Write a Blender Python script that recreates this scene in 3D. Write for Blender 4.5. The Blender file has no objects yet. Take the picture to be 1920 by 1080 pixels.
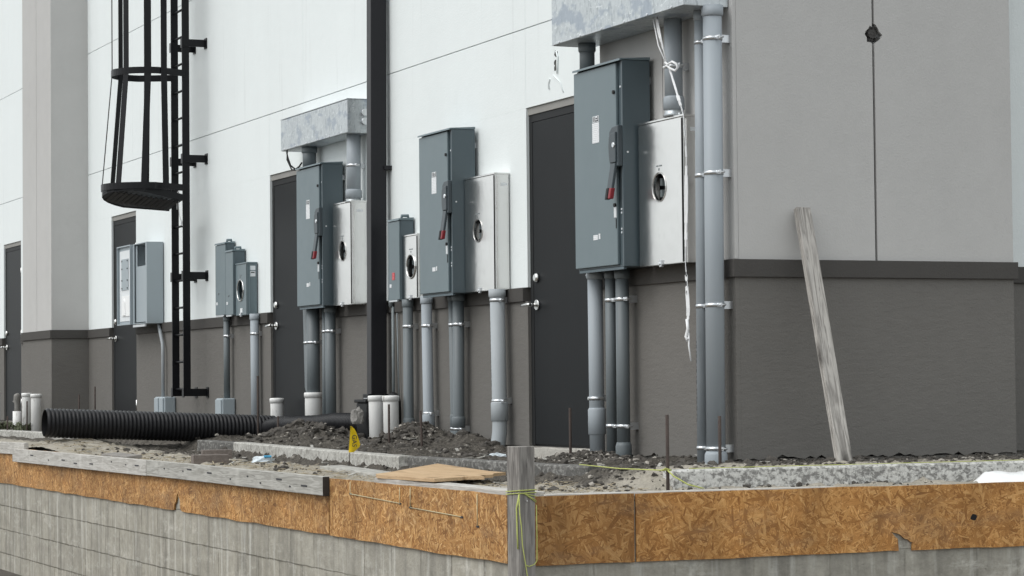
import bpy, bmesh, math, random
from mathutils import Vector, Matrix, noise
random.seed(7)
R = math.radians
scene = bpy.context.scene
col = scene.collection

# ------------------------------------------------------------------ mesh builder
class MB:
    def __init__(self): self.bm = bmesh.new()
    def _bev(self, verts, b):
        if b:
            es = list({e for v in verts for e in v.link_edges})
            bmesh.ops.bevel(self.bm, geom=es, offset=b, segments=2, profile=0.5, affect='EDGES')
    def box(self, x0, x1, y0, y1, z0, z1, b=0):
        vs = [self.bm.verts.new(p) for p in ((x0,y0,z0),(x1,y0,z0),(x1,y1,z0),(x0,y1,z0),(x0,y0,z1),(x1,y0,z1),(x1,y1,z1),(x0,y1,z1))]
        for f in ((3,2,1,0),(4,5,6,7),(0,1,5,4),(1,2,6,5),(2,3,7,6),(3,0,4,7)):
            self.bm.faces.new([vs[i] for i in f])
        self._bev(vs, b); return self
    def obox(self, c, ax, ay, az, sx, sy, sz, b=0):
        c, ax, ay, az = Vector(c), Vector(ax).normalized(), Vector(ay).normalized(), Vector(az).normalized()
        vs = []
        for dz in (-1,1):
            for dx, dy in ((-1,-1),(1,-1),(1,1),(-1,1)):
                vs.append(self.bm.verts.new(c + ax*dx*sx/2 + ay*dy*sy/2 + az*dz*sz/2))
        for f in ((3,2,1,0),(4,5,6,7),(0,1,5,4),(1,2,6,5),(2,3,7,6),(3,0,4,7)):
            self.bm.faces.new([vs[i] for i in f])
        self._bev(vs, b); return self
    def tube(self, pts, r, seg=20, caps=True):
        """swept tube; r is a number or one radius per point"""
        pts = [Vector(p) for p in pts]; n = len(pts)
        rs = r if isinstance(r, (list, tuple)) else [r]*n
        rings = []; up = None
        for i, p in enumerate(pts):
            t = (pts[min(i+1, n-1)] - pts[max(i-1, 0)])
            if t.length < 1e-9: t = Vector((0,0,1))
            t.normalize()
            if up is None:
                up = Vector((0,1,0)) if abs(t.y) < .9 else Vector((1,0,0))
            a = (up - t*up.dot(t))
            if a.length < 1e-6: a = t.orthogonal()
            a.normalize(); up = a; b = t.cross(a)
            rings.append([self.bm.verts.new(p + (a*math.cos(2*math.pi*k/seg) + b*math.sin(2*math.pi*k/seg))*rs[i]) for k in range(seg)])
        for i in range(n-1):
            for k in range(seg):
                f = self.bm.faces.new((rings[i][k], rings[i][(k+1)%seg], rings[i+1][(k+1)%seg], rings[i+1][k])); f.smooth = True
        if caps:
            self.bm.faces.new(rings[0]); self.bm.faces.new(rings[-1][::-1])
        return self
    def cyl(self, p0, p1, r, seg=20): return self.tube([p0, p1], r, seg)
    def prism(self, outline, o, u, v, w, depth, b=0):
        """polygon outline (a,b) in the plane o + a*u + b*v, extruded by depth along w"""
        o, u, v, w = Vector(o), Vector(u), Vector(v), Vector(w)
        A = [self.bm.verts.new(o + u*p + v*q) for p, q in outline]
        B = [self.bm.verts.new(o + u*p + v*q + w*depth) for p, q in outline]
        fs = [self.bm.faces.new(A), self.bm.faces.new(B[::-1])]
        n = len(A)
        for i in range(n): fs.append(self.bm.faces.new((A[i], B[i], B[(i+1)%n], A[(i+1)%n])))
        bmesh.ops.recalc_face_normals(self.bm, faces=fs)
        if b: self._bev(A+B, b)
        return self
    def ring_plate(self, x0, x1, z0, z1, y, cx, cz, rx, rz, depth, seg=32):
        """plate facing -Y with an elliptical hole, wall of the hole going back by depth"""
        bm = self.bm
        inner, outer = [], []
        for k in range(seg):
            a = 2*math.pi*k/seg; c, s = math.cos(a), math.sin(a)
            inner.append(bm.verts.new((cx+rx*c, y, cz+rz*s)))
            tx = ((x1-cx) if c > 0 else (cx-x0))/max(abs(c), 1e-6); tz = ((z1-cz) if s > 0 else (cz-z0))/max(abs(s), 1e-6)
            t = min(tx, tz); outer.append([cx+c*t, cz+s*t])
        for (px, pz) in ((x0,z0),(x1,z0),(x1,z1),(x0,z1)):      # snap nearest samples to the corners
            k = min(range(seg), key=lambda i: (outer[i][0]-px)**2+(outer[i][1]-pz)**2); outer[k] = [px, pz]
        outer = [bm.verts.new((p, y, q)) for p, q in outer]
        back = [bm.verts.new((v.co.x, y+depth, v.co.z)) for v in inner]
        ob = [bm.verts.new((v.co.x, y+depth, v.co.z)) for v in outer]
        for k in range(seg):
            j = (k+1)%seg
            bm.faces.new((inner[k], outer[k], outer[j], inner[j]))
            bm.faces.new((inner[k], inner[j], back[j], back[k])); bm.faces.new((outer[j], outer[k], ob[k], ob[j]))
        return self
    def build(self, name, mat, parent=None, smooth=False, recalc=True):
        me = bpy.data.meshes.new(name)
        if recalc: bmesh.ops.recalc_face_normals(self.bm, faces=self.bm.faces)
        off = Vector((0,0,0)); q = parent
        while q is not None: off = off + q.location; q = q.parent
        if off.length: bmesh.ops.translate(self.bm, verts=self.bm.verts, vec=-off)
        if smooth:
            for f in self.bm.faces: f.smooth = True
        self.bm.to_mesh(me); self.bm.free()
        o = bpy.data.objects.new(name, me); col.objects.link(o)
        if mat: me.materials.append(mat)
        if parent: o.parent = parent
        return o

def tag(o, label=None, cat=None, group=None, kind=None):
    if label: o['label'] = label
    if cat: o['category'] = cat
    if group: o['group'] = group
    if kind: o['kind'] = kind
    return o
def empty(name, loc, label, cat, group=None):
    o = bpy.data.objects.new(name, None); o.location = loc; o.empty_display_size = .1; col.objects.link(o)
    return tag(o, label, cat, group)
def copy_tree(o, parent=None):
    c = o.copy(); col.objects.link(c); c.parent = parent
    for ch in list(o.children): copy_tree(ch, c)
    return c

# ------------------------------------------------------------------ node helper
class NT:
    def __init__(self, name):
        self.m = bpy.data.materials.new(name); self.m.use_nodes = True
        self.t = self.m.node_tree; self.t.nodes.clear()
        self.out = self.t.nodes.new('ShaderNodeOutputMaterial')
        self.p = self.t.nodes.new('ShaderNodeBsdfPrincipled')
        self.t.links.new(self.p.outputs[0], self.out.inputs[0])
    def n(self, typ, **kw):
        x = self.t.nodes.new(typ)
        for k, v in kw.items(): setattr(x, k, v)
        return x
    def link(self, a, b): self.t.links.new(a, b)
    def put(self, sock, v):
        if hasattr(v, 'links'): self.link(v, sock)
        elif isinstance(v, (tuple, list)):
            sock.default_value = tuple(v) + ((1,) if len(v) == 3 and len(sock.default_value) == 4 else ())
        else: sock.default_value = v
    def math(self, op, a, b=0, c=0, clamp=False):
        x = self.n('ShaderNodeMath', operation=op, use_clamp=clamp)
        for i, v in enumerate((a, b, c)): self.put(x.inputs[i], v)
        return x.outputs[0]
    def mix(self, f, a, b, blend='MIX'):
        x = self.n('ShaderNodeMix', data_type='RGBA', blend_type=blend)
        self.put(x.inputs[0], f); self.put(x.inputs[6], a); self.put(x.inputs[7], b)
        return x.outputs[2]
    def pos(self): return self.n('ShaderNodeNewGeometry').outputs['Position']
    def obj(self): return self.n('ShaderNodeTexCoord').outputs['Object']
    def sep(self, v):
        x = self.n('ShaderNodeSeparateXYZ'); self.link(v, x.inputs[0]); return x.outputs
    def comb(self, x, y, z=0):
        c = self.n('ShaderNodeCombineXYZ')
        for i, v in enumerate((x, y, z)): self.put(c.inputs[i], v)
        return c.outputs[0]
    def scale(self, v, s):
        x = self.n('ShaderNodeVectorMath', operation='MULTIPLY'); self.link(v, x.inputs[0]); x.inputs[1].default_value = s if isinstance(s, tuple) else (s,s,s)
        return x.outputs[0]
    def add(self, v, s):
        x = self.n('ShaderNodeVectorMath', operation='ADD'); self.link(v, x.inputs[0]); self.put(x.inputs[1], s); return x.outputs[0]
    def noise(self, v, scale=1, detail=4, rough=.55, dist=0):
        x = self.n('ShaderNodeTexNoise'); self.link(v, x.inputs['Vector'])
        x.inputs['Scale'].default_value = scale; x.inputs['Detail'].default_value = detail
        x.inputs['Roughness'].default_value = rough; x.inputs['Distortion'].default_value = dist
        return x.outputs[0]
    def vor(self, v, scale=1, feature='F1', out='Color', rnd=1, dims='3D'):
        x = self.n('ShaderNodeTexVoronoi', feature=feature, voronoi_dimensions=dims); self.link(v, x.inputs['Vector'])
        x.inputs['Scale'].default_value = scale; x.inputs['Randomness'].default_value = rnd
        return x.outputs[out]
    def ramp(self, f, stops):
        x = self.n('ShaderNodeValToRGB'); self.link(f, x.inputs[0]); e = x.color_ramp.elements
        while len(e) < len(stops): e.new(.5)
        for i, (p, c) in enumerate(stops):
            e[i].position = p; e[i].color = (c, c, c, 1) if not isinstance(c, tuple) else c + (1,)
        return x.outputs[0]
    def step(self, f, a, b):
        x = self.n('ShaderNodeMapRange'); self.put(x.inputs[0], f); x.inputs[1].default_value = a; x.inputs[2].default_value = b
        return x.outputs[0]
    def bump(self, h, dist, strength=1, prev=None):
        x = self.n('ShaderNodeBump'); x.inputs['Distance'].default_value = dist; x.inputs['Strength'].default_value = strength
        self.link(h, x.inputs['Height'])
        if prev is not None: self.link(prev, x.inputs['Normal'])
        return x.outputs[0]
    def fin(self, color, rough=.7, metal=0, normal=None, spec=.5):
        self.put(self.p.inputs['Base Color'], color); self.put(self.p.inputs['Roughness'], rough)
        self.put(self.p.inputs['Metallic'], metal); self.p.inputs['Specular IOR Level'].default_value = spec
        if normal is not None: self.link(normal, self.p.inputs['Normal'])
        return self.m

def generic(name, base, rough=.6, metal=0, var=((3, .1),), bump=None, space='pos', spec=.5, rvar=0, dark=None):
    """base colour modulated by noises ((scale or (sx,sy,sz), amount), ...)"""
    t = NT(name); v = t.pos() if space == 'pos' else t.obj()
    f = None
    for s, a in var:
        vv = t.scale(v, s) if isinstance(s, tuple) else v
        nz = t.noise(vv, 1 if isinstance(s, tuple) else s, 5, .6)
        k = t.math('MULTIPLY_ADD', nz, 2*a, 1-a)
        f = k if f is None else t.math('MULTIPLY', f, k)
    c = t.mix(1, base, t.comb(f, f, f), 'MULTIPLY') if f is not None else base
    if dark:      # sparse stains: (scale tuple, threshold lo, hi, colour)
        s, lo, hi, dc = dark
        c = t.mix(t.step(t.noise(t.scale(v, s), 1, 6, .65), lo, hi), c, dc)
    nm = None
    if bump:
        for s, d in bump:
            vv = t.scale(v, s) if isinstance(s, tuple) else v
            nm = t.bump(t.noise(vv, 1 if isinstance(s, tuple) else s, 4, .6), d, 1, nm)
    r = rough
    if rvar: r = t.math('MULTIPLY_ADD', t.noise(v, 9, 4), rvar*2, rough-rvar)
    return t.fin(c, r, metal, nm, spec)

M = {}
stucco_bump = ((90, .0014), (16, .0016))
M['white'] = generic('white_stucco', (.785,.828,.83), .85, var=(((1.2,1.2,.25), .045), (8, .02), ((.5,.5,.9), .03)), bump=((70, .0016), (9, .002)),
                     dark=((9,9,.45), .60, .95, (.60,.63,.63)), spec=.12)
M['grey'] = generic('grey_stucco', (.505,.50,.49), .9, var=((.9, .06), (5, .05), ((3,3,.4), .04)), bump=stucco_bump, dark=((1.3,1.3,1.6), .60, .85, (.44,.435,.43)), spec=.12)
M['taupe'] = generic('taupe_stucco', (.165,.158,.148), .9, var=((1.3, .08), (9, .06)), bump=((85, .0022), ((11,11,30), .0034)),
                     dark=((1.5,1.5,9), .66, .9, (.20,.19,.18)), spec=.12)
M['band'] = generic('dark_trim_stucco', (.082,.078,.074), .85, var=((2, .08), (20, .05)), bump=((80, .002),), spec=.12)
M['joint'] = generic('joint_sealant', (.24,.24,.235), .9, var=((6, .1),))
M['hole'] = generic('broken_concrete', (.06,.058,.055), .95, var=((30, .5),), bump=((60, .01),))
M['footing'] = generic('footing_concrete', (.20,.19,.175), .95, var=((6, .3), (25, .3)), bump=((18, .02), (70, .01)))
M['sill'] = generic('sill_concrete', (.46,.44,.40), .95, var=((7, .2), (30, .15)), bump=((14, .012), (80, .004)),
                    dark=((16,16,12), .6, .7, (.16,.14,.12)))
M['door'] = generic('charcoal_door_paint', (.015,.0165,.018), .46, var=((1.5, .12), ((18,18,1.2), .10)), bump=((60, .0004),),
                    dark=((26,26,2.2), .66, .9, (.032,.034,.035)), spec=.11)
M['doorframe'] = generic('door_frame_paint', (.016,.017,.018), .55, var=((3, .1),), spec=.22)
M['header'] = generic('primed_header', (.27,.265,.25), .7, var=((5, .15),))
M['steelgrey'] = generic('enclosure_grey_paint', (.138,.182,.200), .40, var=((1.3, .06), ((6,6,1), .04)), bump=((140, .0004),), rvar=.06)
M['body'] = generic('enclosure_paint_shaded', (.070,.096,.110), .42, var=((1.3, .06), ((6,6,1), .04)))  # same grey paint made darker, shade of the box sides put into colour
M['steelgrey_dark'] = generic('enclosure_dark_grey_paint', (.10,.135,.155), .5, var=((2, .08),))
M['lightgrey'] = generic('panel_light_grey_paint', (.33,.38,.41), .45, var=((2, .05),), rvar=.05)
M['handle'] = generic('handle_dark_plastic', (.045,.06,.07), .38, var=((8, .1),))
M['red'] = generic('red_grip', (.22,.010,.018), .45, var=((12, .1),))
M['blackrub'] = generic('black_rubber', (.012,.012,.013), .45, var=((8, .15),), spec=.22)
M['blackpaint'] = generic('black_gloss_paint', (.007,.0075,.009), .38, var=((3, .15),), spec=.22)
M['spout'] = generic('dark_bronze_paint', (.018,.018,.021), .35, var=((1.5, .12),), spec=.22)
M['pvc'] = generic('grey_conduit_pvc', (.315,.35,.38), .55, var=((2.5, .06), ((25,25,1.5), .06)), dark=((30,30,3), .68, .8, (.16,.18,.20)))
M['pvcdark'] = generic('dark_grey_conduit', (.125,.145,.155), .5, var=((2.5, .08), ((25,25,1.5), .08)), dark=((30,30,3), .66, .8, (.07,.08,.085)))
M['pvcold'] = generic('weathered_conduit_pvc', (.36,.39,.41), .6, var=((5, .1), ((30,30,2), .08)), dark=((22,22,5), .62, .74, (.15,.16,.17)))
M['print'] = generic('black_ink', (.03,.03,.035), .6, var=((90, .5),))
M['galvstrap'] = generic('zinc_strap', (.62,.64,.66), .32, .9, var=((30, .15),))
M['whitepvc'] = generic('dusty_white_pvc', (.80,.80,.785), .55, var=((9, .06), ((20,20,4), .1)), dark=((22,22,9), .58, .75, (.34,.32,.29)))
M['rust'] = generic('rusty_rebar', (.055,.04,.034), .85, var=((40, .4), (9, .3)), bump=((150, .003),))
M['sticker'] = generic('white_sticker', (.72,.75,.77), .5, var=((60, .04),))
M['silver'] = generic('satin_nickel', (.70,.70,.69), .25, 1, var=((20, .05),))
M['sillmetal'] = generic('bright_screw', (.7,.72,.74), .3, .9, var=((20, .05),))
M['brick'] = generic('dirty_paver', (.17,.145,.13), .95, var=((12, .3), (40, .3)), bump=((50, .008),))
M['soilclod'] = generic('soil_clod', (.085,.077,.068), 1, var=((14, .6), (60, .3)), bump=((80, .01),))
M['straw'] = generic('dry_straw', (.40,.34,.24), .9, var=((20, .35),))
M['grass'] = generic('weed_leaf', (.075,.085,.045), .8, var=((20, .4),))
M['whitebag'] = generic('white_plastic_sheet', (.85,.86,.86), .35, var=((6, .03),))
M['clearplastic'] = generic('crumpled_clear_plastic', (.62,.68,.72), .25, var=((25, .2),))
M['blue'] = generic('blue_wrapper', (.06,.36,.62), .4, var=((20, .2),))
M['yellow'] = generic('yellow_marker_film', (.85,.60,.01), .5, var=((9, .06),))
M['twine'] = generic('yellow_mason_twine', (.50,.54,.16), .75, var=((60, .2),))
M['tan_twine'] = generic('tan_mason_twine', (.62,.56,.36), .8, var=((60, .2),))
M['white_tape'] = generic('white_pull_tape', (.78,.79,.80), .55, var=((40, .1),))
M['rag'] = generic('grey_caked_rag', (.26,.25,.235), .95, var=((25, .3),), bump=((60, .01),))
M['greenwrap'] = generic('dark_green_membrane', (.012,.045,.038), .5, var=((20, .4),))
M['plug'] = generic('grey_plug', (.22,.25,.26), .6, var=((20, .2),))

def steel():
    t = NT('brushed_stainless'); v = t.pos()
    a = t.noise(t.scale(v, (260, 260, 3)), 1, 3); b = t.noise(v, 5, 5)
    c = t.mix(b, (.70,.695,.68), (.80,.795,.785))
    c = t.mix(t.math('MULTIPLY', t.step(t.noise(t.scale(v, (30,30,11)), 1, 6, .7), .58, .82), .5), c, (.44,.43,.41))
    r = t.math('ADD', t.math('MULTIPLY_ADD', a, .03, .15), t.math('MULTIPLY', b, .12))
    return t.fin(c, r, 1, t.bump(t.noise(v, 4, 2), .003))
M['steel'] = steel()
def galv():
    t = NT('galvanised_sheet'); v = t.pos()
    sp = t.vor(t.add(v, t.scale(t.n('ShaderNodeTexNoise').outputs[1], .02)), 55, out='Color')
    a = t.noise(t.scale(v, (7,7,7)), 1, 6, .7, .6); b = t.noise(t.scale(v, (40,40,14)), 1, 5, .7)
    f = t.math('MULTIPLY_ADD', t.sep(sp)[0], .14, .0)
    c = t.mix(t.math('ADD', t.math('MULTIPLY', a, .8), f), (.36,.39,.41), (.74,.78,.79))
    c = t.mix(t.math('MULTIPLY', t.step(b, .55, .63), .75), c, (.30,.335,.36))
    c = t.mix(t.math('MULTIPLY', t.step(t.noise(t.scale(v, (16,16,30)), 1, 6, .75, 1.0), .58, .62), .7), c, (.80,.83,.84))
    c = t.mix(t.math('MULTIPLY', t.step(t.noise(t.scale(v, (5,5,9)), 1, 3), .54, .62), .65), c, (.30,.35,.42))
    return t.fin(c, t.math('MULTIPLY_ADD', a, .2, .30), .62, t.bump(t.noise(v, 3, 2), .006))
M['galv'] = galv()

def osb(name, tint, sc=1.0, con=.66):
    t = NT(name); s = t.sep(t.pos())
    u = t.math('ADD', s[0], s[1]); w = s[2]
    best = None; tone = None; gr = None
    angs = [8, 52, 97, 140, 24, 75, 117, 163]
    for k, a in enumerate(angs):
        ca, sa = math.cos(R(a)), math.sin(R(a))
        wob = t.math('MULTIPLY', t.noise(t.comb(u, w, k*3.1), 9, 2), .012)
        p = t.math('ADD', t.math('MULTIPLY_ADD', u, ca, t.math('MULTIPLY', w, sa)), wob)
        q = t.math('ADD', t.math('MULTIPLY_ADD', u, -sa, t.math('MULTIPLY', w, ca)), wob)
        L, Wd = (13*sc, 70*sc) if k < 4 else (24*sc, 150*sc)
        vec = t.comb(t.math('MULTIPLY', p, L), t.math('MULTIPLY', q, Wd), k*7.7)
        cc = t.sep(t.vor(vec, 1, dims='2D'))
        fine = t.noise(t.comb(t.math('MULTIPLY', p, 25), t.math('MULTIPLY', q, 420), k), 1, 3, .6)
        tn = t.math('MULTIPLY_ADD', fine, 1.0, t.math('MULTIPLY_ADD', cc[1], con, -con/2))
        if best is None: best, tone = cc[0], tn
        else:
            g = t.math('GREATER_THAN', cc[0], best)
            x = t.n('ShaderNodeMix', data_type='FLOAT'); t.link(g, x.inputs[0]); t.link(tone, x.inputs[2]); t.link(tn, x.inputs[3]); tone = x.outputs[0]
            best = t.math('MAXIMUM', best, cc[0])
    c = t.ramp(tone, [(0, (.085,.036,.010)), (.2, (.235,.112,.036)), (.52, (.40,.215,.078)), (.8, (.57,.36,.165)), (1, (.80,.60,.37))])
    big = t.noise(t.comb(t.math('MULTIPLY', u, 1.6), t.math('MULTIPLY', w, 3)), 1, 4)
    c = t.mix(1, c, t.ramp(big, [(.25, .74), (.75, 1.18)]), 'MULTIPLY')
    c = t.mix(1, c, tint, 'MULTIPLY')
    gy = t.noise(t.comb(t.math('MULTIPLY', u, 2.3), t.math('MULTIPLY', w, 5), 31), 1, 6, .7)
    c = t.mix(t.math('MULTIPLY', t.step(gy, .50, .72), .38), c, (.23,.175,.125))
    wt = t.noise(t.comb(t.math('MULTIPLY', u, 5), t.math('MULTIPLY', w, 1.2), 17), 1, 5, .65)
    c = t.mix(1, c, t.ramp(wt, [(.35, .8), (.6, 1.06)]), 'MULTIPLY')
    dk = t.noise(t.comb(t.math('MULTIPLY', u, 40), t.math('MULTIPLY', w, 60)), 1, 5, .7)
    c = t.mix(t.step(dk, .66, .74), c, (.07,.028,.010))
    return t.fin(c, .72, 0, t.bump(tone, .0016), .35)
M['osbA'] = osb('strand_board_pale', (1.14,1.05,.90), 1.05, .68)
M['osbB'] = osb('strand_board_brown', (1.26,1.12,.91), 1.05, .52)
M['osbC'] = osb('strand_board_umber', (1.0,.90,.76), .85, .52)

def wood(name, a, b, scale=1, knots=True, cracks=True, along=0):
    """weathered lumber, grain along a local axis"""
    t = NT(name); s = t.sep(t.obj())
    l = s[along]; o = [s[i] for i in range(3) if i != along]
    v = t.comb(t.math('MULTIPLY', l, 2.2*scale), t.math('MULTIPLY', o[0], 26*scale), t.math('MULTIPLY', o[1], 26*scale))
    n1 = t.noise(v, 1, 4, .55, .5)
    rings = t.math('SINE', t.math('MULTIPLY', n1, 30))
    fine = t.noise(t.comb(t.math('MULTIPLY', l, 6), t.math('MULTIPLY', o[0], 240), t.math('MULTIPLY', o[1], 240)), 1, 4, .6)
    f = t.math('MULTIPLY_ADD', rings, .22, t.math('MULTIPLY_ADD', fine, .75, .12), clamp=True)
    c = t.mix(f, b, a)
    if knots:
        k = t.vor(t.comb(t.math('MULTIPLY', l, 2.6), t.math('MULTIPLY', o[0], 7), t.math('MULTIPLY', o[1], 7)), 1, out='Distance')
        c = t.mix(t.step(k, .24, .08), c, tuple(x*.5 for x in b))
    if cracks:
        cr = t.noise(t.comb(t.math('MULTIPLY', l, 3), t.math('MULTIPLY', o[0], 75), t.math('MULTIPLY', o[1], 75)), 1, 5, .65)
        c = t.mix(t.step(cr, .63, .68), c, tuple(x*.35 for x in b))
    c = t.mix(t.math('MULTIPLY', t.step(t.noise(t.obj(), 6, 4), .55, .8), .4), c, tuple(x*1.25 for x in a))
    return t.fin(c, .85, 0, t.bump(f, .002), .3)
M['post_wood'] = wood('weathered_post_wood', (.36,.34,.315), (.115,.105,.098), along=2)
M['plank_wood'] = wood('weathered_plank_wood', (.56,.55,.53), (.25,.24,.23), along=2)
M['timber'] = wood('bleached_form_timber', (.52,.51,.475), (.25,.24,.215), knots=False)
M['pale_timber'] = wood('pale_form_timber', (.60,.585,.55), (.34,.32,.29), knots=False)
M['ply'] = wood('plywood_face', (.58,.42,.26), (.42,.28,.155), .6)
M['plyedge'] = generic('plywood_edge', (.17,.10,.055), .9, var=((2, .2), ((3,3,160), .4)))

def cmu():
    t = NT('stained_block'); s = t.sep(t.pos())
    u = t.math('ADD', s[0], t.math('MULTIPLY', s[1], 1)); w = s[2]
    br = t.n('ShaderNodeTexBrick'); br.offset = .5
    wob = t.noise(t.comb(u, w), 7, 3)
    t.link(t.comb(t.math('MULTIPLY_ADD', wob, .012, u), t.math('MULTIPLY_ADD', wob, .014, t.math('ADD', w, .593))), br.inputs['Vector'])
    br.inputs['Scale'].default_value = 1; br.inputs['Brick Width'].default_value = .41; br.inputs['Row Height'].default_value = .203
    br.inputs['Mortar Size'].default_value = .0055; br.inputs['Mortar Smooth'].default_value = .6
    br.inputs['Color1'].default_value = (.93,.93,.93,1); br.inputs['Color2'].default_value = (1.07,1.06,1.04,1); br.inputs['Mortar'].default_value = (.56,.55,.51,1)
    c = t.mix(t.noise(t.comb(u, w), 2.5, 6, .65), (.25,.235,.195), (.50,.475,.415))
    jm = t.step(t.noise(t.comb(t.math('MULTIPLY', u, 1.3), t.math('MULTIPLY', w, 2.5), 21), 1, 5, .7), .32, .52)
    jm = t.math('MULTIPLY', jm, t.math('SUBTRACT', 1, t.math('MULTIPLY', t.step(s[0], 1.19, 1.24), .65)))
    c = t.mix(jm, c, t.mix(1, c, br.outputs[0], 'MULTIPLY'))
    st = t.noise(t.comb(t.math('MULTIPLY', u, 9), t.math('MULTIPLY', w, .8)), 1, 5, .6)
    c = t.mix(t.math('MULTIPLY', t.step(st, .46, .70), .72), c, (.20,.19,.165))
    st2 = t.noise(t.comb(t.math('MULTIPLY', u, 17), t.math('MULTIPLY', w, 1.1), 5), 1, 5, .6)
    c = t.mix(t.math('MULTIPLY', t.step(st2, .54, .72), .6), c, (.66,.65,.60))
    pit = t.noise(t.comb(t.math('MULTIPLY', u, 60), t.math('MULTIPLY', w, 34)), 1, 4, .75)
    pm = t.step(pit, .68, .73)
    c = t.mix(t.math('MULTIPLY', pm, t.step(t.noise(t.comb(u, w, 3), 1.7, 3), .42, .6)), c, (.10,.098,.09))
    wf = t.noise(t.comb(u, w, 9), 6, 6, .7)
    c = t.mix(t.math('MULTIPLY', t.step(wf, .62, .74), .6), c, (.64,.62,.57))
    ef = t.math('MULTIPLY', t.step(t.noise(t.comb(t.math('MULTIPLY', u, 2.2), t.math('MULTIPLY', w, 7), 4), 1, 5, .7), .52, .66), t.step(t.noise(t.comb(t.math('MULTIPLY', u, 22), t.math('MULTIPLY', w, 30), 6), 1, 4, .7), .42, .6))
    c = t.mix(t.math('MULTIPLY', ef, .5), c, (.70,.68,.62))
    mo = t.noise(t.comb(u, w, 12), 13, 6, .75)
    c = t.mix(1, c, t.ramp(mo, [(.3, .78), (.7, 1.15)]), 'MULTIPLY')
    h = t.math('SUBTRACT', t.math('MULTIPLY', t.math('MULTIPLY', br.outputs[1], jm), -.6), t.math('MULTIPLY', pm, .8))
    nm = t.bump(h, .012); nm = t.bump(t.noise(t.pos(), 45, 5, .7), .006, 1, nm)
    return t.fin(c, .92, 0, nm, .3)
M['cmu'] = cmu()
def mottled(name, lo, hi, th=(.49,.53), dens=1.0):
    t = NT(name); v = t.pos()
    a = t.noise(t.scale(v, (26*dens, 26*dens, 34*dens)), 1, 7, .68, .4); g = t.noise(v, 2.2, 4)
    f = t.step(t.math('MULTIPLY_ADD', g, .28, t.math('SUBTRACT', a, .14)), th[0], th[1])
    c = t.mix(f, lo, hi)
    c = t.mix(1, c, t.ramp(t.noise(v, 70, 4), [(.3, .8), (.7, 1.12)]), 'MULTIPLY')
    c = t.mix(t.step(t.noise(t.scale(v, (50,50,60)), 1, 5, .7), .67, .71), c, (.06,.058,.055))
    return t.fin(c, .9, 0, t.bump(a, .006), .3)
M['flaky'] = mottled('flaking_white_concrete', (.25,.245,.235), (.66,.655,.63), (.43,.54), 1.25)
M['curbmat'] = mottled('pale_curb_concrete', (.30,.29,.265), (.54,.53,.495), (.40,.60))
M['curbdark'] = mottled('damp_curb_concrete', (.12,.117,.11), (.30,.295,.28), (.5,.64))

def dirt():
    t = NT('disturbed_soil'); v = t.pos(); s = t.sep(v)
    a = t.noise(v, 9, 8, .68); b = t.noise(v, 38, 6, .7); g = t.noise(v, 1.6, 4)
    wet = t.mix(t.step(t.math('MULTIPLY_ADD', b, .6, t.math('MULTIPLY', a, .4)), .3, .72), (.018,.016,.014), (.20,.182,.158)); dry = t.mix(b, (.27,.245,.205), (.62,.575,.49))
    # sandy strip along the outer edge of the fill, dark soil near the building
    e = t.math('MAXIMUM', t.step(s[1], -1.28, -1.62), t.step(s[0], .15, .55))
    f = t.step(t.math('ADD', t.math('MULTIPLY', e, .75), t.math('MULTIPLY_ADD', g, .9, t.math('MULTIPLY_ADD', b, .5, -.72))), .22, .62)
    c = t.mix(f, wet, dry)
    c = t.mix(t.step(t.noise(v, 95, 3, .6), .63, .7), c, (.36,.33,.28))
    nm = t.bump(a, .03); nm = t.bump(b, .014, 1, nm); nm = t.bump(t.noise(v, 120, 4, .7), .006, 1, nm)
    return t.fin(c, 1, 0, nm, .15)
M['dirt'] = dirt()
M['ground'] = generic('packed_ground', (.10,.088,.075), .95, var=((.6, .2), (8, .2)), bump=((20, .02), (80, .008)))

def textsticker(name, paper, ink):
    t = NT(name); s = t.sep(t.obj())
    u = t.math('ADD', s[0], s[1]); w = s[2]
    line = t.math('GREATER_THAN', t.math('FRACT', t.math('MULTIPLY', w, 90)), .5)
    nz = t.math('GREATER_THAN', t.noise(t.comb(t.math('MULTIPLY', u, 260), t.math('FLOOR', t.math('MULTIPLY', w, 90))), 1, 2), .52)
    return t.fin(t.mix(t.math('MULTIPLY', t.math('MULTIPLY', line, nz), .55), paper, ink), .5)
M['textsticker'] = textsticker('printed_label', (.78,.80,.82), (.12,.12,.13))
M['redsticker'] = textsticker('red_warning_label', (.55,.03,.04), (.75,.75,.75))

# ------------------------------------------------------------------ building
ZB0, ZB1 = .957, 1.0506
XD, SP, DW, DH = -3.7215, 5.5923, 1.0324, 2.25
doors_x = [XD - i*SP for i in range(4)]
bld = empty('building', (0,0,0), 'white stucco building with grey pilasters and taupe base, doors and electrical boxes along its wall', 'building')
TOP = 7.0; XEND = -34.0
PX0, PY, PE = -1.62, -.449, 1.285       # near corner pilaster
QX0, QX1, QY = -17.42, -15.95, -.42     # far pilaster
segs = []; right = -1.6
for x in doors_x: segs.append((x+DW, right)); right = x
segs.append((XEND, right))
mb = MB(); J = .0035
zj1, zj2 = 2.7856, 4.1481
for a, b in segs: mb.box(a, b, 0, .2, ZB1+.001, DH)
cuts = [-1.6] + sum([[x] for x in doors_x], []) + [XEND]
for i in range(len(cuts)-1): mb.box(cuts[i+1]+(.0012 if i < 4 else 0), cuts[i]-(.0012 if i else 0), 0, .2, DH+.0005, zj1-J)
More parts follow.
